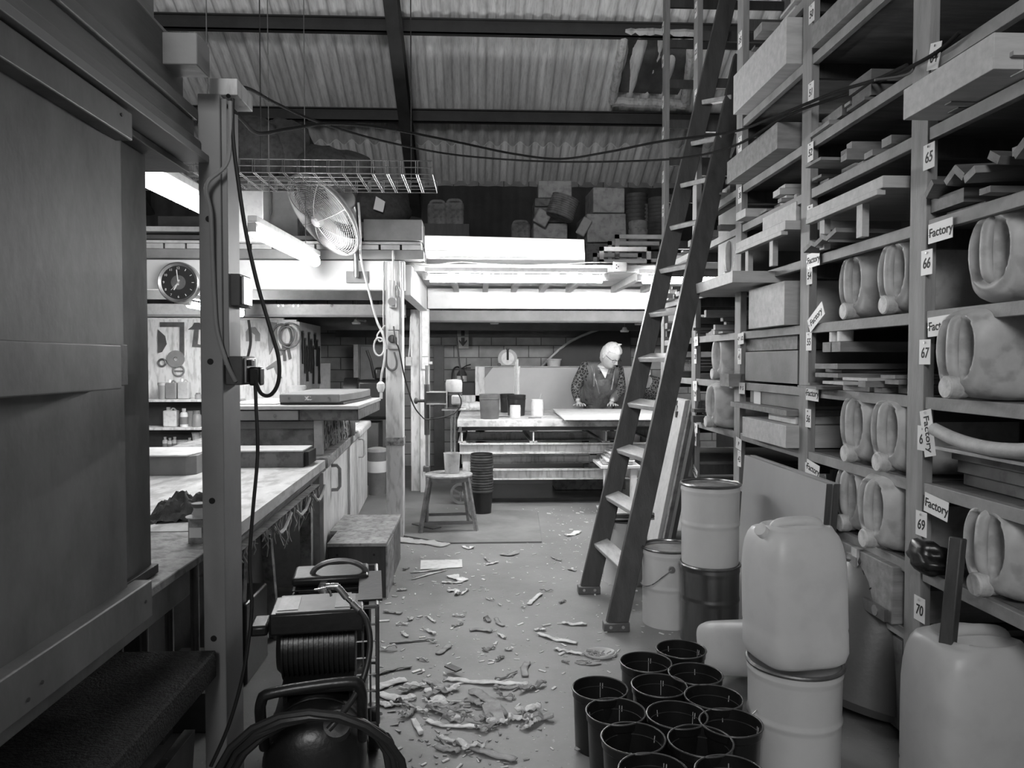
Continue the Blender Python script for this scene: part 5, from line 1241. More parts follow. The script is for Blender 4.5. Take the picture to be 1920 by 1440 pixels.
# ================= contents: manual pieces =================
def rb(name, x0, x1, y0, y1, z0, z1, m, label, cat='board', rz=0, group=None, ry=0, rx=0, bevel=.0015):
    c = Vector(((x0+x1)/2,(y0+y1)/2,(z0+z1)/2)); o = MB().box((0,0,0),(x1-x0,y1-y0,z1-z0)).build(name, m, bevel=bevel); o.location = c; o.rotation_euler = (rx,ry,rz)
    return tag(o, label, cat, group)
def yat(px, X): return atX(px, 678, X).y
def bracket_tray(y0, y1, z, label):
    # pale lidded frame standing on two feet (photo: white batten with two legs)
    t = thing('footed_frame', label, 'frame', (1.36,(y0+y1)/2,z)); L = (y1-y0)/2
    MB().bb((-.02,-L,.135),(.5,L,.175)).build('top_board','plk_l',t,bevel=.002); MB().bb((-.03,-L*.94,.115),(.0,L*.94,.134)).build('lower_batten','plk_l',t,bevel=.002)
    for y in (-L*.38,L*.62): MB().bb((-.005,y-.02,0),(.02,y+.02,.115)).build('foot','plk_l',t)
    for y in (-L*.38,L*.62): MB().bb((.45,y-.02,0),(.48,y+.02,.135)).build('foot','plk_l',t)
rb('panel_stack', 1.37,2.2, 3.27,3.83, LV[6]+.19-.0,LV[6]+.20, 'plk_l', 'thin pale sheet under the big upper shelf near tag 52') if 0 else None
bracket_tray(3.23,3.86,LV[5]+.0,'pale frame on two feet on the shelf below tag 52')
rb('box', 1.40,2.1,3.26,3.65,LV[5]+.177,LV[5]+.265,'plk_l','pale wedge box on top of the footed frame by tag 52','box')
bracket_tray(2.44,3.02,LV[5],'pale frame on two feet on the shelf right of tag 53')
rb('timber_block',1.20,1.95,3.50,4.30,LV[4]+.215,LV[4]+.27,'plk_l','large pale tray sticking far out above the lamp at tag 53','tray')
rb('pale_box',1.36,2.0,3.28,3.72,LV[4]+.004,LV[4]+.20,'plk_l','pale square box end on the shelf under the long tray','box')
rb('long_tray',1.29,2.1,1.84,2.24,2.034,2.125,'plk_l','big pale board jutting out at the top right edge','board',bevel=.002)
rb('long_tray',1.38,2.1,2.45,3.08,2.60,2.69,'plk_m','grey moulded channel in the top bay between tags 50 and 64','board')
rb('long_tray',1.34,2.1,3.24,3.92,2.60,2.80,'plk_l','tall pale board standing on the top shelf left of tag 50','board')
rb('long_tray',1.32,2.1,3.28,3.95,2.243,2.36,'plk_m','wide board on the shelf left of tag 51','board')
rb('tall_board',1.42,1.9,4.08,4.40,LV[5]+.01,LV[5]+.42,'mid','brownish tall board standing between posts beside the near ladder stile','board',bevel=.003)
rb('grey_sheet',1.41,2.2,3.25,3.90,LV[3]+.01,LV[3]+.16,'mid','dull grey panel end filling the shelf at tag 41','panel')
rb('grey_board',1.43,2.2,3.30,3.95,LV[3]+.165,LV[3]+.235,'plk_m','grey board above the dull panel at tag 41','board')
rb('pale_box',1.34,2.2,3.20,3.74,.921,1.02,'plk_l','pale drawer box left of tag 56','box'); rb('shelf_slab',1.35,2.2,3.22,3.95,1.06,1.085,'plk_m','thick plank with rounded end above the drawer at tag 56','plank')
rb('white_packet',1.40,2.1,3.24,3.55,1.022,1.058,'white','white packet between plank and drawer at tag 56','packet')
rb('labelled_board',1.42,2.2,3.23,3.85,1.087,1.16,'mid','grey panel with paper label under the plank pile','panel')
p = atX(1412,757,1.415); tag(MB().box((0,0,0),(.002,.09,.07)).build('paper_label','card'), 'torn paper label stuck on the grey panel', 'label').location = (1.416,3.74,1.115)
rb('timber_block',1.34,1.9,3.95,4.10,1.165,1.235,'plk_m','chunky grey block end beside the Factory card post at tag 41','block')
rb('timber_block',1.40,1.9,4.10,4.2,1.235,1.30,'plk_m','square block end under the pale jerrycan','block') if 0 else None
# moulding and rough planks at right edge
o = MB().tube([Vector((1.36,2.17-.085*i,1.068+.030*((i-2.8)/2.8)**2)) for i in range(9)], .020, 10, smooth=3).build('curved_moulding','plk_l'); tag(o,'long bowed pale moulding lying across the right edge shelf','moulding'); 
rb('curved_moulding',1.37,1.5,1.55,2.18,1.036,1.046,'plk_l','flat pale moulding under the bowed one at the right edge','moulding')
for i, (z0, z1) in enumerate(((.647+.0,.70),(.705,.78),(.785,.85))):
    rb('rough_plank',1.44-.02*i,2.2,1.56,2.24,z0+.0,z1,'crate',['lowest','middle','top'][i]+' rough grimy plank in the pile under the bowed moulding','plank') if 0 else None
for i, (z0, z1) in enumerate(((.920,.957),(.959,.998),(1.0,1.034))):
    rb('rough_plank',1.50-.02*i,2.25,1.56,2.24,z0,z1,'crate',['lowest','middle','top'][i]+' rough grimy plank in the pile under the bowed moulding','plank')
# wooden trunks low down
t = thing('plywood_chest','battered plywood trunk with clasp and black scribble on the low shelf','trunk',(1.6,2.75,.421))
MB().bb((-.22,-.10,0),(.45,.36,.195)).build('body','plk_m',t,bevel=.004); MB().bb((-.225,-.34,0),(.45,-.11,.195)).build('lid','plk_m',t,bevel=.004)
MB().bb((-.235,-.125,0),(-.21,-.085,.20)).build('batten','plk_l',t); MB().bb((-.24,-.13,.135),(-.235,-.07,.17)).build('clasp','steel',t); MB().bb((-.235,-.20,-.055+.06),(-.222,-.02,.055)).build('lower_batten','plk_m',t)
MB().tube([(-.226,-.17,.11),(-.226,-.15,.13),(-.226,-.16,.09),(-.226,-.19,.075),(-.226,-.21,.085)],.0025,5,smooth=4).build('scribble','ink',t); MB().tube([(-.221,.03,.13),(-.221,.05,.14),(-.221,.04,.10),(-.221,.02,.095)],.0022,5,smooth=4).build('scribble','ink',t)
MB().bb((-.25,-.34,.01),(-.236,-.10,.05)).build('strap','steeld',t); MB().cyl((-.252,-.28,.03),(-.234,-.28,.03),.018).build('buckle','steel',t)
rb('base_box',1.42,2.2,2.42,3.08,.05,.36,'crate','dark crate below the battered plywood trunk','crate')
# scrap cloth, bottles etc
o = MB().sph((0,0,0),(.055,.07,.05),20,14,fn=lambda p: p*(1+.5*noise.noise(p*1.7+Vector((4,4,4))))).build('dark_rag','black',ang=80); o.location = (1.40,2.25,.69); tag(o,'black crumpled rag hanging off the shelf next to tag 70','rag')

tag(MB().beam((1.315,2.02,.50),(1.36,2.05,.80),.036,.036).build('dark_bar','darkw',bevel=.004),'dark square bar leaning in front of the low jerrycan','bar')
# ================= contents: generated timber ends =================
bayname = {0:'bay at right edge',1:'bay before 60s post',2:'bay before 50s post',3:'bay before 40s post',4:'farthest bay'}
lname = ['lowest','second','third','fourth','fifth','sixth','seventh','eighth','ninth','tenth','eleventh','twelfth']
colr = {'plk_l':'pale','plk_m':'grey brown','plk_d':'dark'}
busy = {(1,4):0,(1,2):0,(1,1):0,(0,4):0,(0,3):0,(0,1):0,(0,2):0,(3,3):(4.02,4.20),(1,0):0,(2,4):0,(2,5):0,(1,5):0,(2,2):0,(2,3):0,(0,7):0,(2,8):0,(1,8):0,(2,7):0}
random.seed(77); cnt = 0
ords = ['leftmost','second from left','third from left','fourth from left','fifth from left','sixth from left','seventh from left','eighth from left','ninth from left','tenth from left']
for b, lv in bays.items():
    y0, y1 = PY[b]+.06, PY[b+1]-.06
    for li, z in enumerate(lv):
        if (b,li) in busy or (b >= 2 and li < 2) or (b == 0 and li < 2): continue
        gap = (LV[li+1]-z)-.05
        y = y1; k = 0; messy = (li in (3,2,4))
        while y > y0+.05 and k < 9:
            w = random.choice((.03,.05,.07,.09,.12,.16,.2)); 
            if y-w < y0: break
            zz = z; n = random.choice((1,1,2,3,4,5) if messy else (1,1,2,3)); col = random.choice(('plk_l','plk_m','plk_m','plk_d') if not messy else ('plk_l','plk_m','plk_m','plk_m','plk_d'))
            for q in range(n):
                th = random.choice((.012,.018,.022,.03,.042))
                if zz+th > z+gap-.02: break
                wq = w*random.uniform(.8,1.0); x0 = RX0+random.uniform(-.08,.08)
                if li >= 7: x0 = RX0+random.uniform(-.03,.12)
                nm = random.choice(('plank','batten','timber_offcut')) if wq < .1 else random.choice(('board','plank'))
                hpos = '' if n == 1 else ', %s of stack' % (['bottom','second','third','fourth','fifth'][q])
                o = rb(nm, x0, x0+random.uniform(.5,.8), y-wq, y, zz+.001, zz+th, col, '%s %s, %s%s, %s shelf, %s' % (colr[col], nm.replace('_',' '), ords[k], hpos, lname[li], bayname[b]), 'timber', rz=random.uniform(-.04,.04)*(2 if messy else 1), group='timber on the rack shelves', bevel=0)
                zz += th+.002; cnt += 1
            y -= w+random.choice((.012,.02,.06,.12 if not messy else .03)); k += 1
print('timber ends', cnt)
# thin vertical slats criss-crossed at upper right and by the pair of cans
random.seed(15)
for i in range(7):
    y = 2.22-.075*i; o = MB().box((0,0,0),(.35,.055,.022)).build('timber_offcut','plk_m' if i%2 else 'plk_d'); o.location = (1.50+random.uniform(-.05,.05),y,1.80+.012*(i%3)+.02); o.rotation_euler = (random.uniform(-.7,.7),random.uniform(-.08,.08),random.uniform(-.15,.15))
    tag(o, ['first','second','third','fourth','fifth','sixth','seventh'][i]+' crossed short offcut above the capless jerrycan, counted from the post', 'timber', 'crossed offcuts above the jerrycan')
for i in range(5):
    y = 3.02-.05*i; o = MB().box((0,0,0),(.3,.07,.018)).build('timber_offcut','plk_m'); o.location = (1.48,y-.02,1.735-.0); o.rotation_euler = (.35*(1 if i%2 else -1),0,.1)
    o.location.z = 1.765+.004*i; tag(o, ['leftmost','second','third','fourth','last'][i]+' small offcut on the shelf edge above the left capped jerrycan', 'timber', 'offcuts above the jerrycan pair')
# small tins and bottle behind tag 55
for i, (y, r, h, l) in enumerate(((3.0,.028,.06,'small white tin behind tag 55'),(2.93,.03,.04,'low pale tin right of the small white tin by tag 55'))):
    o = MB().lathe([(0,0),(r,0),(r,h),(0,h)],seg=16).build('tin','white'); o.location = (1.44,y-.05,1.46-.0+.0) ; o.location.z = LV[3]+.19; tag(o,l,'tin')
    rb('timber_offcut',1.40,1.75,y-.09,y-.01,LV[3]+.148,LV[3]+.188,'plk_m','offcut carrying the %s tin by tag 55' % ('white' if i==0 else 'low pale'),'timber')
# ================= ladder =================
t = thing('wooden_ladder', 'long dark wooden ladder leaning against the rack', 'ladder', (.69,4.2,0))
LO = Vector(t.location)
def Lp(p): return Vector(p)-LO
fB = atZ(1104,1112,.0); nB = atZ(1155,1182,.0)
fT = atY(1366,0,4.70); fT = atX(1366,-6,1.575); nT = atX(1391,108,1.62)
fT = fB+(fT-fB)*1.16
ux = (nB-fB).normalized()
m = MB().beam(Lp(fB)+Vector((0,0,.02)), Lp(fT), .034, .105, up=(-1,0,.4)); m.build('stile','stilew',t,bevel=.003)
# near stile: broad side across the aisle
m = MB().beam(Lp(nB)+Vector((0,0,.02)), Lp(nT), .034, .105, up=(-1,0,.4)); m.build('stile','stilew',t,bevel=.003)
# rungs at equal spacing; pixel y on far stile of each rung (photo)
fy = [1058,970,891,808,727,640,563,475,385,300,238,155,75]
dN = nT-nB; dF = fT-fB
for i in range(13):
    f = i
    z = .275+.262*i
    if z > nT.z-.05: break
    a = fB+dF*(z/dF.z); b = nB+dN*(z/dN.z)
    c = (a+b)/2; L = (b-a).length
    m = MB().beam(Lp(a), Lp(b), .085, .028, up=(-.35,0,1)); m.build('rung','rungw',t,bevel=.004)
for q, l in ((fB,0),(nB,1)):
    o = MB().box(Lp((q.x+.0,q.y,.022)), (.125,.055,.044)).build('foot_block','steeld' if 1 else 'darkw',t,bevel=.004)
    for dx in (-.03,.03): MB().cyl(Lp((q.x+dx,q.y-.029,.024)),Lp((q.x+dx,q.y-.025,.024)),.008,seg=10).build('bolt','chrome',o)
# ================= pails =================
def drum(label, p, D, h, m, lidm='lid', beads=(.5,), rimm='paild', name='steel_pail', openr=False, group=None, z0=0):
    t = thing(name, label, 'pail', (p[0],p[1],z0), group=group); r = D/2
    pr = [(0,0),(r*.965,0),(r*.97,.006)]
    for b in beads: pr += [(r*.972,h*b*.5),(r*.975,h*b-.02),(r*.975,h*b-.012),(r*1.0,h*b-.004),(r*1.0,h*b+.004),(r*.978,h*b+.012),(r*.978,h*b+.02),(r*.98,h*(b+.88)/2),(r*.984,h*.86)]
    pr += [(r*.985,h*.88),(r*1.005,h*.91),(r*1.005,h*.925),(r*.985,h*.95),(r*.985,h*.985)]
    if openr: pr += [(r*.95,h*.985),(r*.93,.02),(0,.02)]
    MB().lathe(pr, seg=48).build('body', m, t, ang=25)
    MB().tube([(r*.995*math.cos(a*PI/24), r*.995*math.sin(a*PI/24), h*.985) for a in range(48)], .007, 8, closed=True).build('rim', rimm, t)
    if not openr: MB().lathe([(0,h*.955),(r*.93,h*.955),(r*.97,h*.985)], seg=40).build('lid', lidm, t)
    return t
PX = lambda px, Y: X_(px, Y)
drum('dull bare metal pail, lower of the stacked pair by the ladder', (1.077,3.42), .272, .365, 'paild', beads=(.55,), openr=False)
drum('white enamel pail standing on the metal pail', (1.077,3.42), .268, .372, 'pailw', z0=.366)
t = drum('white pail with wire handle in front of the ladder foot', (.945,3.66), .265, .385, 'pailw')
MB().cyl((-.02,-.13,.30),(-.02,-.142,.30),.016,seg=14).build('handle_ear','steel',t); MB().tube([(-.02,-.14,.30),(-.07,-.145,.265),(-.115,-.13,.225),(-.14,-.06,.20),(-.141,0,.20)],.0028,6,smooth=4).build('wire_handle','chrome',t)
drum('white pail half hidden behind the ladder rungs', (.865,4.36), .262, .38, 'pailw')
for i in range(3):
    o = MB().box((0,0,0),(.30,.25,.012)).build('paint_tray','steeld' if i%2 else 'cream',bevel=.003); o.location = (.86,4.36,.39+.014*i+.004); tag(o, ['lower','middle','upper'][i]+' thin tray lying on the pail behind the ladder', 'tray')
D2 = drum('white ribbed pail at the front carrying the big jug', (1.012,2.33), .292, .345, 'pailw', openr=True, rimm='steeld')
MB().tube([(-.135,-.04,.20),(-.155,-.05,.19),(-.155,-.05,.16),(-.138,-.04,.15)],.0025,6).build('wire_handle','steel',D2)
# ================= free jugs =================
t = jerrycan('big milky jug standing on the front ribbed pail', (1.012,2.33,.347), (math.radians(-3),0,math.radians(8)), None, m='jug', w=.275, d=.25, h=.425, cap=False, name='plastic_jug')
MB().cyl((-.115,-.03,.41),(-.135,-.04,.425),.02,seg=16).build('spout','jug',t)
t = jerrycan('largest milky jug in the lower right corner', (1.47,2.06,.001), (0,0,math.radians(0)), None, m='jug', w=.30, d=.27, h=.515, cap=False, name='plastic_jug')
t.location = (PX(1745,2.0)+.165,2.06,.0)
jerrycan('milky jug lying on its side behind the black buckets', (.985,3.02,.118), (math.radians(72),math.radians(8),math.radians(28)), None, m='jug', w=.26, d=.21, h=.38, cap=True, name='plastic_jug')
t = thing('dark_drum','big dark plastic drum tilted against the rack','drum',(1.33,2.62,.0))
MT = Matrix.Rotation(math.radians(17),4,'Y') @ Matrix.Rotation(math.radians(-7),4,'X')
MB().lathe([(0,.05),(.15,.05),(.185,.08),(.19,.2),(.19,.40),(.184,.49),(.165,.54),(.172,.55),(.172,.575),(.160,.575),(.155,.5),(.165,.1),(0,.1)],seg=48).build('body',mat('dark drum plastic',.07,.38,var=.25,scale=3,bump=.05),t,M=Matrix.Translation((.03,0,-.0)) @ MT,ang=30)
# ================= leaning boards =================
t = thing('leaning_sheet','wide grey board with dark edge leaning before the tag 57 post','panel',(1.3,3.25,0))
for i, m_ in enumerate(('mdf','mdf')):
    x = .03*i; MB().quadprism([(-.02+x,-.45,0),(-.02+x,.44,0),(.035+x,.44,.83),(.035+x,-.45,.83)],(.022,0,0)).build('board' if i==0 else 'second_board',m_,t,bevel=.001); MB().quadprism([(-.021+x,-.452,0),(.034+x,-.452,.83),(.056+x,-.452,.83),(.001+x,-.452,0)],(0,.003,0)).build('dark_edge','darkw',t)
for l, m_, x, ya, yb, yc, yd in (('pale slab leaning on the rack, right behind the ladder','cream',1.17,5.72,4.91,4.92,5.30),('dark edged slab leaning just right of the pale slab','crate',1.195,4.895,4.85,4.86,4.905),('darkest slab at the back of the leaning row','darkw',1.215,4.83,4.76,4.77,4.84)):
    tag(MB().quadprism([(x,ya,0),(x,yb,0),(x+.205,yc,1.04),(x+.205,yd,1.04)],(.03,0,.006)).build('leaning_slab',m_,loc=(x,yb,0),bevel=.002),l,'slab')
# ================= black buckets =================
def blackbucket():
    t = thing('black_bucket','x','bucket',(0,0,0),group='open black buckets on the floor'); r = .0945; h = .20
    MB().lathe([(0,0),(r*.84,0),(r*.86,.004),(r*.93,h*.86),(r*.97,h*.88),(r*.985,h),(r*.95,h),(r*.92,h*.86),(r*.82,.01),(0,.01)],seg=48).build('body','bucket',t,ang=30)
    MB().tube([(r*.985*math.cos(a*PI/28)*(1+.01*math.sin(a*.5)),r*.985*math.sin(a*PI/28),h) for a in range(56)],.0028,6,closed=True).build('rim','bucketrim',t)
    MB().tube([(r*.905*math.cos(a*PI/28),r*.905*math.sin(a*PI/28),h*.84) for a in range(56)],.0012,4,closed=True).build('inner_ledge','bucketrim',t)
    for a, l in ((.5,.05),(.41,.018),(1.9,.02)):
        m = MB(); m.tube([(r*.93*math.cos(a),r*.93*math.sin(a),h*.9),(r*.90*math.cos(a),r*.90*math.sin(a),h*.9-l)],.0014,5); m.build('drip_highlight','cream',t)  # pale streaks: drips that also paint highlights on the inner wall
    return t
bl = [((1277,1217),'black bucket furthest back, beside the metal pail'),((1210.6,1241),'black bucket at the back left with pale drips and highlight streaks inside'),((1304,1263),'black bucket in the second row beside the lying jug'),((1124,1290),'black bucket standing furthest left'),((1236,1285),'black bucket at the centre of the second row'),((1337,1307),'black bucket right of centre, near the lying jug base'),((1155,1334),'black bucket second along the left side'),((1269,1340),'middle black bucket with a pale nick on its rim'),((1382.5,1354.6),'black bucket pressed against the front ribbed pail'),((1188,1383),'black bucket third along the left side'),((1312.5,1388.5),'front row black bucket between two whole ones'),((1225,1446),'black bucket cut by the bottom edge, on the left'),((1370,1450),'black bucket cut by the bottom edge, on the right')]
proto_b = None
for i, ((px, py), l) in enumerate(bl):
    p = atZ(px, py, .2); p.z = 0
    if i == 8: p.x -= .02
    if proto_b is None: proto_b = blackbucket(); proto_b.location = p; proto_b['label'] = l
    else: dup(proto_b, p, (random.uniform(-.01,.01),0,random.uniform(-1.6,.9)), l)
# ================= boxes by the cabinet =================
t = thing('wooden_box','dark drilled box with dusty top in front of the cabinet','box',(-.68,4.2,0))
xa, xb = X_(612,4.1), X_(721,4.1)
MB().bb((xa+.68,-.10,0),(xb+.68,.20,.285)).build('body','darkw',t,bevel=.004); MB().bb((xa+.675,-.105,.285),(xb+.685,.21,.305)).build('top_board','crate_t',t,bevel=.003); MB().bb((xb+.681,-.10,.0),(xb+.69,.20,.285)).build('side_board','crate_t',t)
for fx in (.16,.80):
    for z in (.06,.15,.24): MB().cyl((xa+.68+(xb-xa)*fx,-.1012,z),(xa+.68+(xb-xa)*fx,-.099,z),.007,seg=12).build('drilled_hole','ink',t)
t = thing('wooden_box','second dusty topped box right behind the drilled box','box',(-.66,4.66,0))
xa, xb = X_(625,4.55), X_(738,4.55)
MB().bb((xa+.66,-.22,0),(xb+.66,.24,.275)).build('body','crate',t,bevel=.004); MB().bb((xa+.655,-.225,.275),(xb+.665,.245,.298)).build('top_board','crate_t',t,bevel=.003)
# ================= air compressor =================
t = thing('air_compressor', 'black wheeled air compressor with hose coils at the lower left', 'compressor', (-.475,2.25,0), (0,0,math.radians(8)))
BL = 'blackm'
m = MB(); r = .135; L = .30
for a in (-1,): pass
prof = [(0,-L-.05),(r*.55,-L-.04),(r*.88,-L-.015),(r,-L+.02),(r,L-.02),(r*.88,L+.015),(r*.55,L+.04),(0,L+.05)]
m.lathe(prof, seg=40, M=Matrix.Rotation(PI/2,4,'X'), c=(0,.0,.24)); m.build('tank', BL, t)
MB().lathe([(r+.001,-.01),(r+.004,-.008),(r+.004,.008),(r+.001,.01)], seg=40, M=Matrix.Rotation(PI/2,4,'X'), c=(0,-.2,.24)).build('weld_band', BL, t)
MB().box((0,.05,.385),(.20,.46,.02)).build('saddle_plate', BL, t, bevel=.004)
for x in (-.09,.09): MB().box((x,.05,.355),(.012,.40,.05)).build('saddle_web', BL, t)
# motor (axis along x) with cooling fins
m = MB(); 
for i in range(14): m.lathe([(.085,0),(.098,.001),(.098,.006),(.085,.007)], seg=28, M=Matrix.Rotation(PI/2,4,'Y'), c=(-.105+.014*i,-.03,.465))
m.lathe([(0,-.12),(.07,-.12),(.09,-.10),(.09,.10),(.07,.12),(0,.12)], seg=32, M=Matrix.Rotation(PI/2,4,'Y'), c=(0,-.03,.465)); m.build('motor', BL, t, ang=30)
MB().box((0,-.10,.575),(.255,.16,.06)).build('control_box', BL, t, bevel=.006)
MB().box((-.01,-.10,.6065),(.20,.155,.004)).build('top_label', mat('printed strip',.07,.45,var=.4,scale=9,bump=0), t)
for x in (-.08,.075): MB().box((x,-.10,.609),(.055,.12,.002)).build('warning_patch','steeld',t)
MB().box((-.16,-.10,.55),(.05,.10,.03)).build('terminal', BL, t, bevel=.008)
# pump head
MB().lathe([(0,.40),(.075,.40),(.08,.46),(.07,.52),(0,.52)], c=(.03,.20,-.02), seg=24).build('crankcase', BL, t)
m = MB()
for i in range(7): m.box((.02,.20,.50+.013*i),(.235,.17,.006))
m.box((.02,.20,.53),(.20,.14,.10)); m.build('cylinder_head', BL, t, bevel=.002)
MB().box((.02,.20,.602),(.24,.15,.03)).build('head_cover', BL, t, bevel=.01)
MB().tube([(.085*math.cos(a)+.045,.17,.610+.045*math.sin(a)) for a in [k*PI/14 for k in range(15)]], .009, 8).build('lift_handle','steeld',t)
MB().tube([(.0,.11,.58),(.0,.085,.585),(.01,.07,.57),(.01,.065,.52)], .013, 10, smooth=4).build('delivery_pipe','steel',t); MB().cyl((.0,.13,.585),(.0,.10,.585),.02,seg=6).build('pipe_nut','steeld',t)
# belt guard on the right
m = MB(); gx = .165
for z in [.26+.03*i for i in range(12)]: m.tube([(gx,-.14,z),(gx,.30,z)], .003, 5)
for y in [-.14+.04*i for i in range(12)]: m.tube([(gx,y,.26),(gx,y,.60)], .003, 5)
for z in (.26,.60): m.tube([(gx,-.14,z),(gx,.30,z)], .006, 6)
for y in (-.14,.30): m.tube([(gx,y,.26),(gx,y,.60)], .006, 6); m.tube([(gx-.06,y,.60),(gx,y,.60)], .005, 6); m.tube([(gx-.06,y,.26),(gx,y,.26)], .005, 6)
for z in [.26+.048*i for i in range(8)]: m.tube([(gx-.06,-.14,z),(gx,-.14,z)], .003, 5)
for x in (gx-.02,gx-.04,gx-.06): m.tube([(x,-.14,.26),(x,-.14,.60)], .003, 5)
m.build('belt_guard','steeld',t)
m = MB(); m.lathe([(.11,-.014),(.13,-.014),(.13,.014),(.11,.014),(.11,-.014)], seg=32, M=Matrix.Rotation(PI/2,4,'Y'), c=(.125,.15,.45)); 
for k in range(5): a = k*2*PI/5; m.beam((.125,.15,.45),(.125,.15+.12*math.cos(a),.45+.12*math.sin(a)),.02,.014)
m.build('flywheel', BL, t)
MB().quadprism([(.115,-.05,.43),(.115,.25,.46),(.115,.25,.43),(.115,-.05,.40)],(.008,0,0)).build('drive_belt','rubber',t)
MB().box((gx-.02,.05,.605),(.07,.30,.006)).build('guard_lid',BL,t)
# front handle and base feet
MB().tube([(-.125,-.30,.30),(-.125,-.36,.40),(-.12,-.38,.455),(-.09,-.385,.478),(.09,-.385,.490),(.12,-.38,.470),(.125,-.36,.40),(.125,-.30,.30)], .014, 12, smooth=4).build('push_handle', BL, t)
for x in (-.12,.12):
    MB().lathe([(0,-.02),(.07,-.02),(.075,-.01),(.075,.01),(.07,.02),(0,.02)], seg=28, M=Matrix.Rotation(PI/2,4,'Y'), c=(x*1.25,.22,.076)).build('wheel','rubber',t)
    MB().beam((x,.22,.15),(x*1.2,.22,.07),.02,.02).build('wheel_bracket',BL,t); MB().cyl((x*.7,-.27,.0),(x*.7,-.27,.13),.02).build('rubber_foot','rubber',t)
MB().cyl((.06,-.30,.33),(.06,-.33,.36),.035,seg=24).build('gauge','steeld',t)
# hose coils and air gun (things of their own)
O0 = Matrix.Translation(t.location) @ Matrix.Rotation(math.radians(8),4,'Z')
def G(x,y,z): return O0 @ Vector((x,y,z))
random.seed(12)
cc = []
for k in range(4):
    for i in range(20):
        a = i*2*PI/20 - PI/2; rr = .185+.012*k; cc.append(G(rr*1.05*math.cos(a)*(1+.05*math.sin(k*2.1)), -.385-.016*k+.02*math.sin(a*2+k), .245+.9*rr*math.sin(a)))
tag(MB().tube(cc, .010, 8).build('air_hose','rubber',loc=cc[0]), 'thick coil of black hose hung round the compressor front', 'hose')
cc = [G(*q) for q in ((.185,-.36,.33),(.20,-.32,.28),(.215,-.30,.16),(.25,-.31,.06),(.285,-.33,.012),(.30,-.42,.012))]
tag(MB().tube(cc,.010,8,smooth=5).build('air_hose','rubber',loc=cc[0]), 'single black hose running from the coil down to the floor', 'hose')
gp = [atY(x,y,Y) for x,y,Y in ((676,1146,2.02),(688,1165,1.99),(694,1200,1.96),(690,1240,1.93),(676,1285,1.90),(655,1320,1.87),(632,1350,1.84),(616,1368,1.83))]
tag(MB().tube(gp,.0078,10,smooth=6).build('air_hose','rubber',loc=gp[0]), 'glossy hose curving from the chrome air gun to the tank', 'hose')
g0 = atY(612,1102,2.06); t = thing('air_gun','chrome air blow gun lying on top of the compressor','air gun',g0)
gl = lambda px,py,Y=2.04: atY(px,py,Y)-g0
MB().tube([gl(590,1106),gl(600,1104),gl(615,1101)],.0028,8).build('nozzle','chrome',t)
MB().tube([gl(612,1100),gl(622,1099),gl(634,1099)],.0085,10).build('barrel','chrome',t)
MB().tube([gl(632,1100),gl(640,1108),gl(650,1121)],.0095,10).build('grip','steel',t)
MB().tube([gl(613,1101),gl(619,1110),gl(621,1118)],.0035,8).build('trigger','chrome',t)
MB().tube([gl(650,1121),gl(656,1127),gl(660,1131)],.0065,10).build('coupling','chrome',t); MB().tube([gl(659,1130),gl(668,1139),gl(675,1145)],.0085,10).build('coupling','steel',t)
# black floor items around
tag(MB().bb((-1.05,3.0,0),(-.93,3.3,.33)).build('dark_box','black',loc=(-1,3.1,0),bevel=.01),'dark box standing under the crusted bench behind the compressor','box')
tag(MB().bb((-1.12,2.62,.0),(-.93,2.85,.20)).build('white_tray','dark',loc=(-1,2.7,0),bevel=.006),'dark box with pale lid under the bench beside the post','box')
tag(MB().bb((-1.13,2.61,.202),(-.92,2.86,.212)).build('white_tray','cream',loc=(-1,2.7,.2)),'pale flat lid on the box under the bench','lid')
# ================= scraps on the floor =================
def strip(pts, w, m, label, cat='scrap', name='floor_scrap', th=.003, jag=.25, curl=.006, z0=.003):
    # ragged strip following pixel points lying on the floor
    P = [atZ(x, y, 0) for x, y in pts]; P = spline(P, 6); n = len(P); vs = []; fs = []; s = random.random()*50
    for i, p in enumerate(P):
        tt = i/(n-1); d = (P[min(i+1,n-1)]-P[max(i-1,0)]).normalized(); nn = Vector((-d.y,d.x,0)); ww = w/2*(1+jag*noise.noise(Vector((i*.9,s,0)))*2)*(min(1,.72+4*min(tt,1-tt)))
        zc = z0+curl*abs(noise.noise(Vector((i*.35,s,3))))*2
        for k in (-1,-.4,.4,1): vs.append(p+nn*ww*k*(1+jag*.6*noise.noise(Vector((i*1.3,k*3,s))))+Vector((0,0,zc+curl*.7*abs(k)*noise.noise(Vector((i*.5,k,s+9)))+th*.5)))
    for i in range(n-1):
        for k in range(3): fs.append((i*4+k,i*4+k+1,(i+1)*4+k+1,(i+1)*4+k))
    o = MB().add([Vector((v.x,v.y,max(v.z,.002))) for v in vs], fs).build(name, m, loc=P[n//2], solid=th, ang=14); return tag(o, label, cat)
random.seed(40)
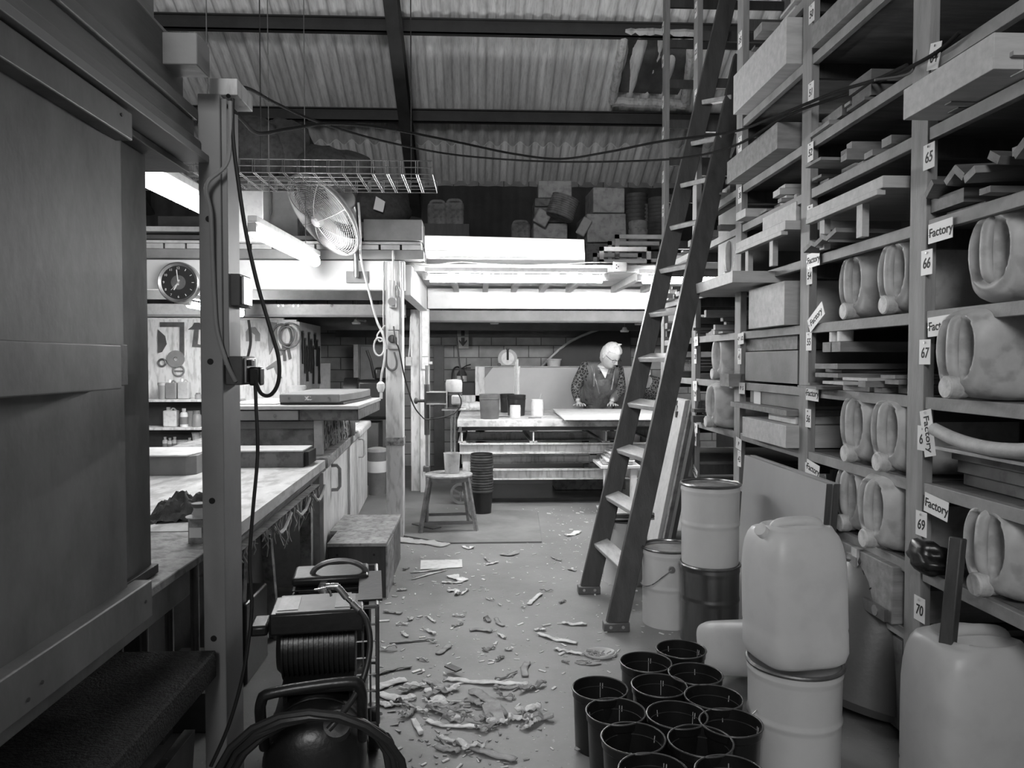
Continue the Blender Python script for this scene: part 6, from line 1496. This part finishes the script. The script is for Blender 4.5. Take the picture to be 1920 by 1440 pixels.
S_ = [([(700,1296),(725,1285),(762,1276)],.045,'scrap','broad pale curled scrap by the compressor hose'),
([(708,1302),(745,1312),(780,1308)],.040,'scrap','pale bent strip just below the broad curled scrap'),
([(838,1275),(880,1280),(935,1283),(992,1284)],.030,'scrap','long pale strip at the top of the scrap heap'),
([(795,1275),(820,1285),(840,1295)],.035,'scrapd','folded scrap arching at the centre top of the heap'),
([(805,1292),(830,1325),(858,1352)],.05,'scrap','wide pale scrap running down the middle of the heap'),
([(885,1295),(915,1315),(945,1345)],.045,'scrapd','curved scrap along the right side of the heap'),
([(830,1330),(860,1318),(900,1315)],.022,'scrapd','thin dark strip crossing the heap'),
([(775,1350),(790,1380)],.02,'scrap','small pointed strip below the heap pointing down'),
([(800,1352),(830,1362),(900,1366)],.022,'scrap','ragged strip along the bottom edge of the heap'),
([(855,1390),(900,1410),(968,1428)],.030,'scrapd','long slat lying alone near the bottom edge'),
([(700,1320),(730,1322),(755,1325)],.012,'scrap','thin sliver left of the heap'),
([(715,1320),(725,1324),(738,1322)],.035,'scrap','small white chip left of the heap'),
([(1008,1190),(1040,1200),(1082,1208)],.026,'scrap','long pale strip pointing at the clear plastic lid'),
([(1040,1218),(1065,1224),(1092,1228)],.02,'scrap','shorter strip beside the clear plastic lid'),
([(1054,1168),(1070,1172),(1100,1172)],.024,'scrap','crumpled pale twist in front of the ladder foot'),
([(992,1135),(1000,1126),(1015,1114)],.025,'scrap','pale spoon shaped scrap in mid floor'),
([(730,1010),(770,1016),(800,1018),(838,1024)],.11,'cream','crumpled whitish cloth strip by the drilled box'),
([(770,1075),(800,1072),(838,1067)],.014,'scrap','thin strip in front of the white sheet'),
([(772,1088),(800,1080),(838,1070)],.01,'scrap','second thin strip angled near the white sheet'),
([(845,1080),(858,1086),(874,1090)],.06,'scrap','small crumpled scrap below the white sheet'),
([(828,1093),(848,1094),(868,1093)],.02,'scrap','flat pale sliver under the crumpled scrap'),
([(840,1110),(855,1108),(858,1116)],.03,'scrap','small hooked curl left of centre floor'),
([(720,1148),(740,1150),(752,1152)],.03,'scrapd','small forked scrap near the drilled box'),
([(800,1183),(808,1187),(815,1192)],.02,'scrap','tiny leaf shaped chip on the left floor'),
([(880,1183),(900,1182),(922,1186)],.03,'scrapd','ragged brown scrap in mid floor'),
([(930,1160),(935,1170),(945,1175)],.02,'scrapd','small curled shaving left of mid floor'),
([(730,1208),(770,1204),(815,1200)],.014,'scrapd','thin twig like strip on the left floor'),
([(820,1228),(832,1220),(842,1212)],.03,'scrapd','small leaf shaped scrap above the heap'),
([(985,1270),(983,1255),(990,1243)],.03,'scrapd','upright ragged scrap right of the heap'),
([(925,1290),(950,1292),(982,1288)],.02,'scrapd','short strip under the long pale strip'),
([(700,1268),(735,1258),(772,1252)],.02,'scrapd','long thin dirty strip left above the heap'),
([(928,1276),(950,1270),(970,1260)],.008,'scrapd','thin dark sliver slanting above the heap'),
([(1060,1005),(1075,1003),(1085,997)],.05,'scrap','small crumpled scrap on the floor far right of the mat'),
([(940,1040),(955,1042),(970,1036)],.05,'scrapd','faint crumpled scrap in front of the mat'),
([(868,1026),(880,1030),(886,1027)],.03,'scrap','small chip at the mat edge'),
([(820,1380),(835,1398),(850,1408)],.012,'scrapd','small upright chip above the long slat'),
([(818,1402),(840,1408),(862,1412)],.03,'scrapd','dark crinkled leaf scrap at the lower left'),
([(1065,1068),(1080,1072)],.02,'scrapd','tiny chip left of the far ladder foot'),
([(1080,1412),(1100,1398)],.02,'scrapd','small sliver left of the front buckets')]
for pts, w, m, l in S_: strip(pts, w*1.05, m, l)
for i in range(30):
    cx = random.gauss(845,75); cy = random.gauss(1318,34); L = random.uniform(8,34); a = random.uniform(-.7,.7)
    o = strip([(cx-L*math.cos(a),cy-L*.6*math.sin(a)),(cx+random.uniform(-4,4),cy+random.uniform(-4,4)),(cx+L*math.cos(a),cy+L*.6*math.sin(a))], random.uniform(.008,.035), random.choice(('scrap','scrapd','scrapd','scrap')), 'short torn scrap in the loose heap on the floor', curl=.014, z0=.006)
    o['group'] = 'torn scraps in the heap'
for i in range(34):
    cx = random.uniform(715,1110); cy = random.uniform(1040,1250); L = random.uniform(4,13); a = random.uniform(-1,1)
    o = strip([(cx-L*math.cos(a),cy-L*.5*math.sin(a)),(cx,cy+random.uniform(-2,2)),(cx+L*math.cos(a),cy+L*.5*math.sin(a))], random.uniform(.006,.022), random.choice(('scrap','scrapd')), 'small curled shaving lying singly on the open floor', curl=.010)
    o['group'] = 'shavings on the open floor'
solid('white_sheet', [atZ(788,1068,.003),atZ(867,1064,.003),atZ(866,1050,.003),atZ(789,1051,.003)], .003, 'white', 'clean white rectangular sheet on the floor', 'sheet')
solid('timber_offcut', [atZ(915,1360,.004),atZ(948,1354,.004),atZ(936,1316,.004),atZ(902,1322,.004)], .008, 'scrapd', 'flat brown board offcut at the right of the scrap heap', 'offcut', bevel=.001)
solid('dark_tile', [atZ(855,1261,.02),atZ(866,1256,.02),atZ(845,1247,.02),atZ(833,1251,.02)], .006, 'dark', 'small dark square chip above the heap', 'chip')
p = atZ(1126,1228,0); t = thing('crumpled_lid','clear crumpled plastic lid with pale spill near the buckets','lid',(p.x,p.y,0))  # a plastic lid, crumpled, with film and spill
MB().lathe([(0,.006),(.05,.005),(.062,.012),(.070,.013),(.072,.006),(.066,.003)],seg=32,sy=.82).build('rim','jug',t)
m = MB(); random.seed(2)
for i in range(22):
    a = random.random()*6.3; r0 = random.uniform(.0,.05); m.tube([(r0*math.cos(a),r0*math.sin(a)*.8,.008),((r0+.02)*math.cos(a+.4),(r0+.02)*math.sin(a+.4)*.8,.014),((r0+.03)*math.cos(a+.9),(r0+.02)*math.sin(a+.9)*.8,.007)],.0028,5)
m.build('crinkled_film','cream',t); m = MB()
for i in range(26):
    x = random.uniform(-.10,-.01); y = random.uniform(-.11,-.05); m.tube([(x,y,.003),(x-.02,y-.01,.006),(x-.035,y-.004,.003)],.0025,5)
m.build('spill','cream',t)
# countless crumbs
m = MB(); random.seed(99)
for i in range(900):
    x = random.uniform(-.75,1.0); y = random.uniform(1.9,6.6)
    if x > .35 and y < 2.9: continue
    if x < -.55 and y < 4.9: continue
    s = random.uniform(.0015,.0055)*(1+1.3*(random.random()**5)); a = random.random()*PI; e = random.uniform(1,3)
    m.box((x,y,s*.25+.0003),(s*2*e,s*1.4,s*.5),(random.uniform(-.2,.2),0,a))
o = m.build('floor_crumbs','scrap',smooth=False); o['kind'] = 'stuff'; tag(o,'fine pale crumbs and shavings scattered over the concrete floor','debris')
m = MB()
for i in range(150):
    x = random.gauss(-.08,.17); y = random.gauss(2.62,.22); s = random.uniform(.002,.007); a = random.random()*PI
    m.box((x,y,s*.3+.0005),(s*random.uniform(1.5,5),s*1.3,s*.4),(random.uniform(-.3,.3),random.uniform(-.2,.2),a))
o = m.build('shavings','scrapd',smooth=False); o['kind'] = 'stuff'; tag(o,'small shavings scattered around the scrap heap','debris')
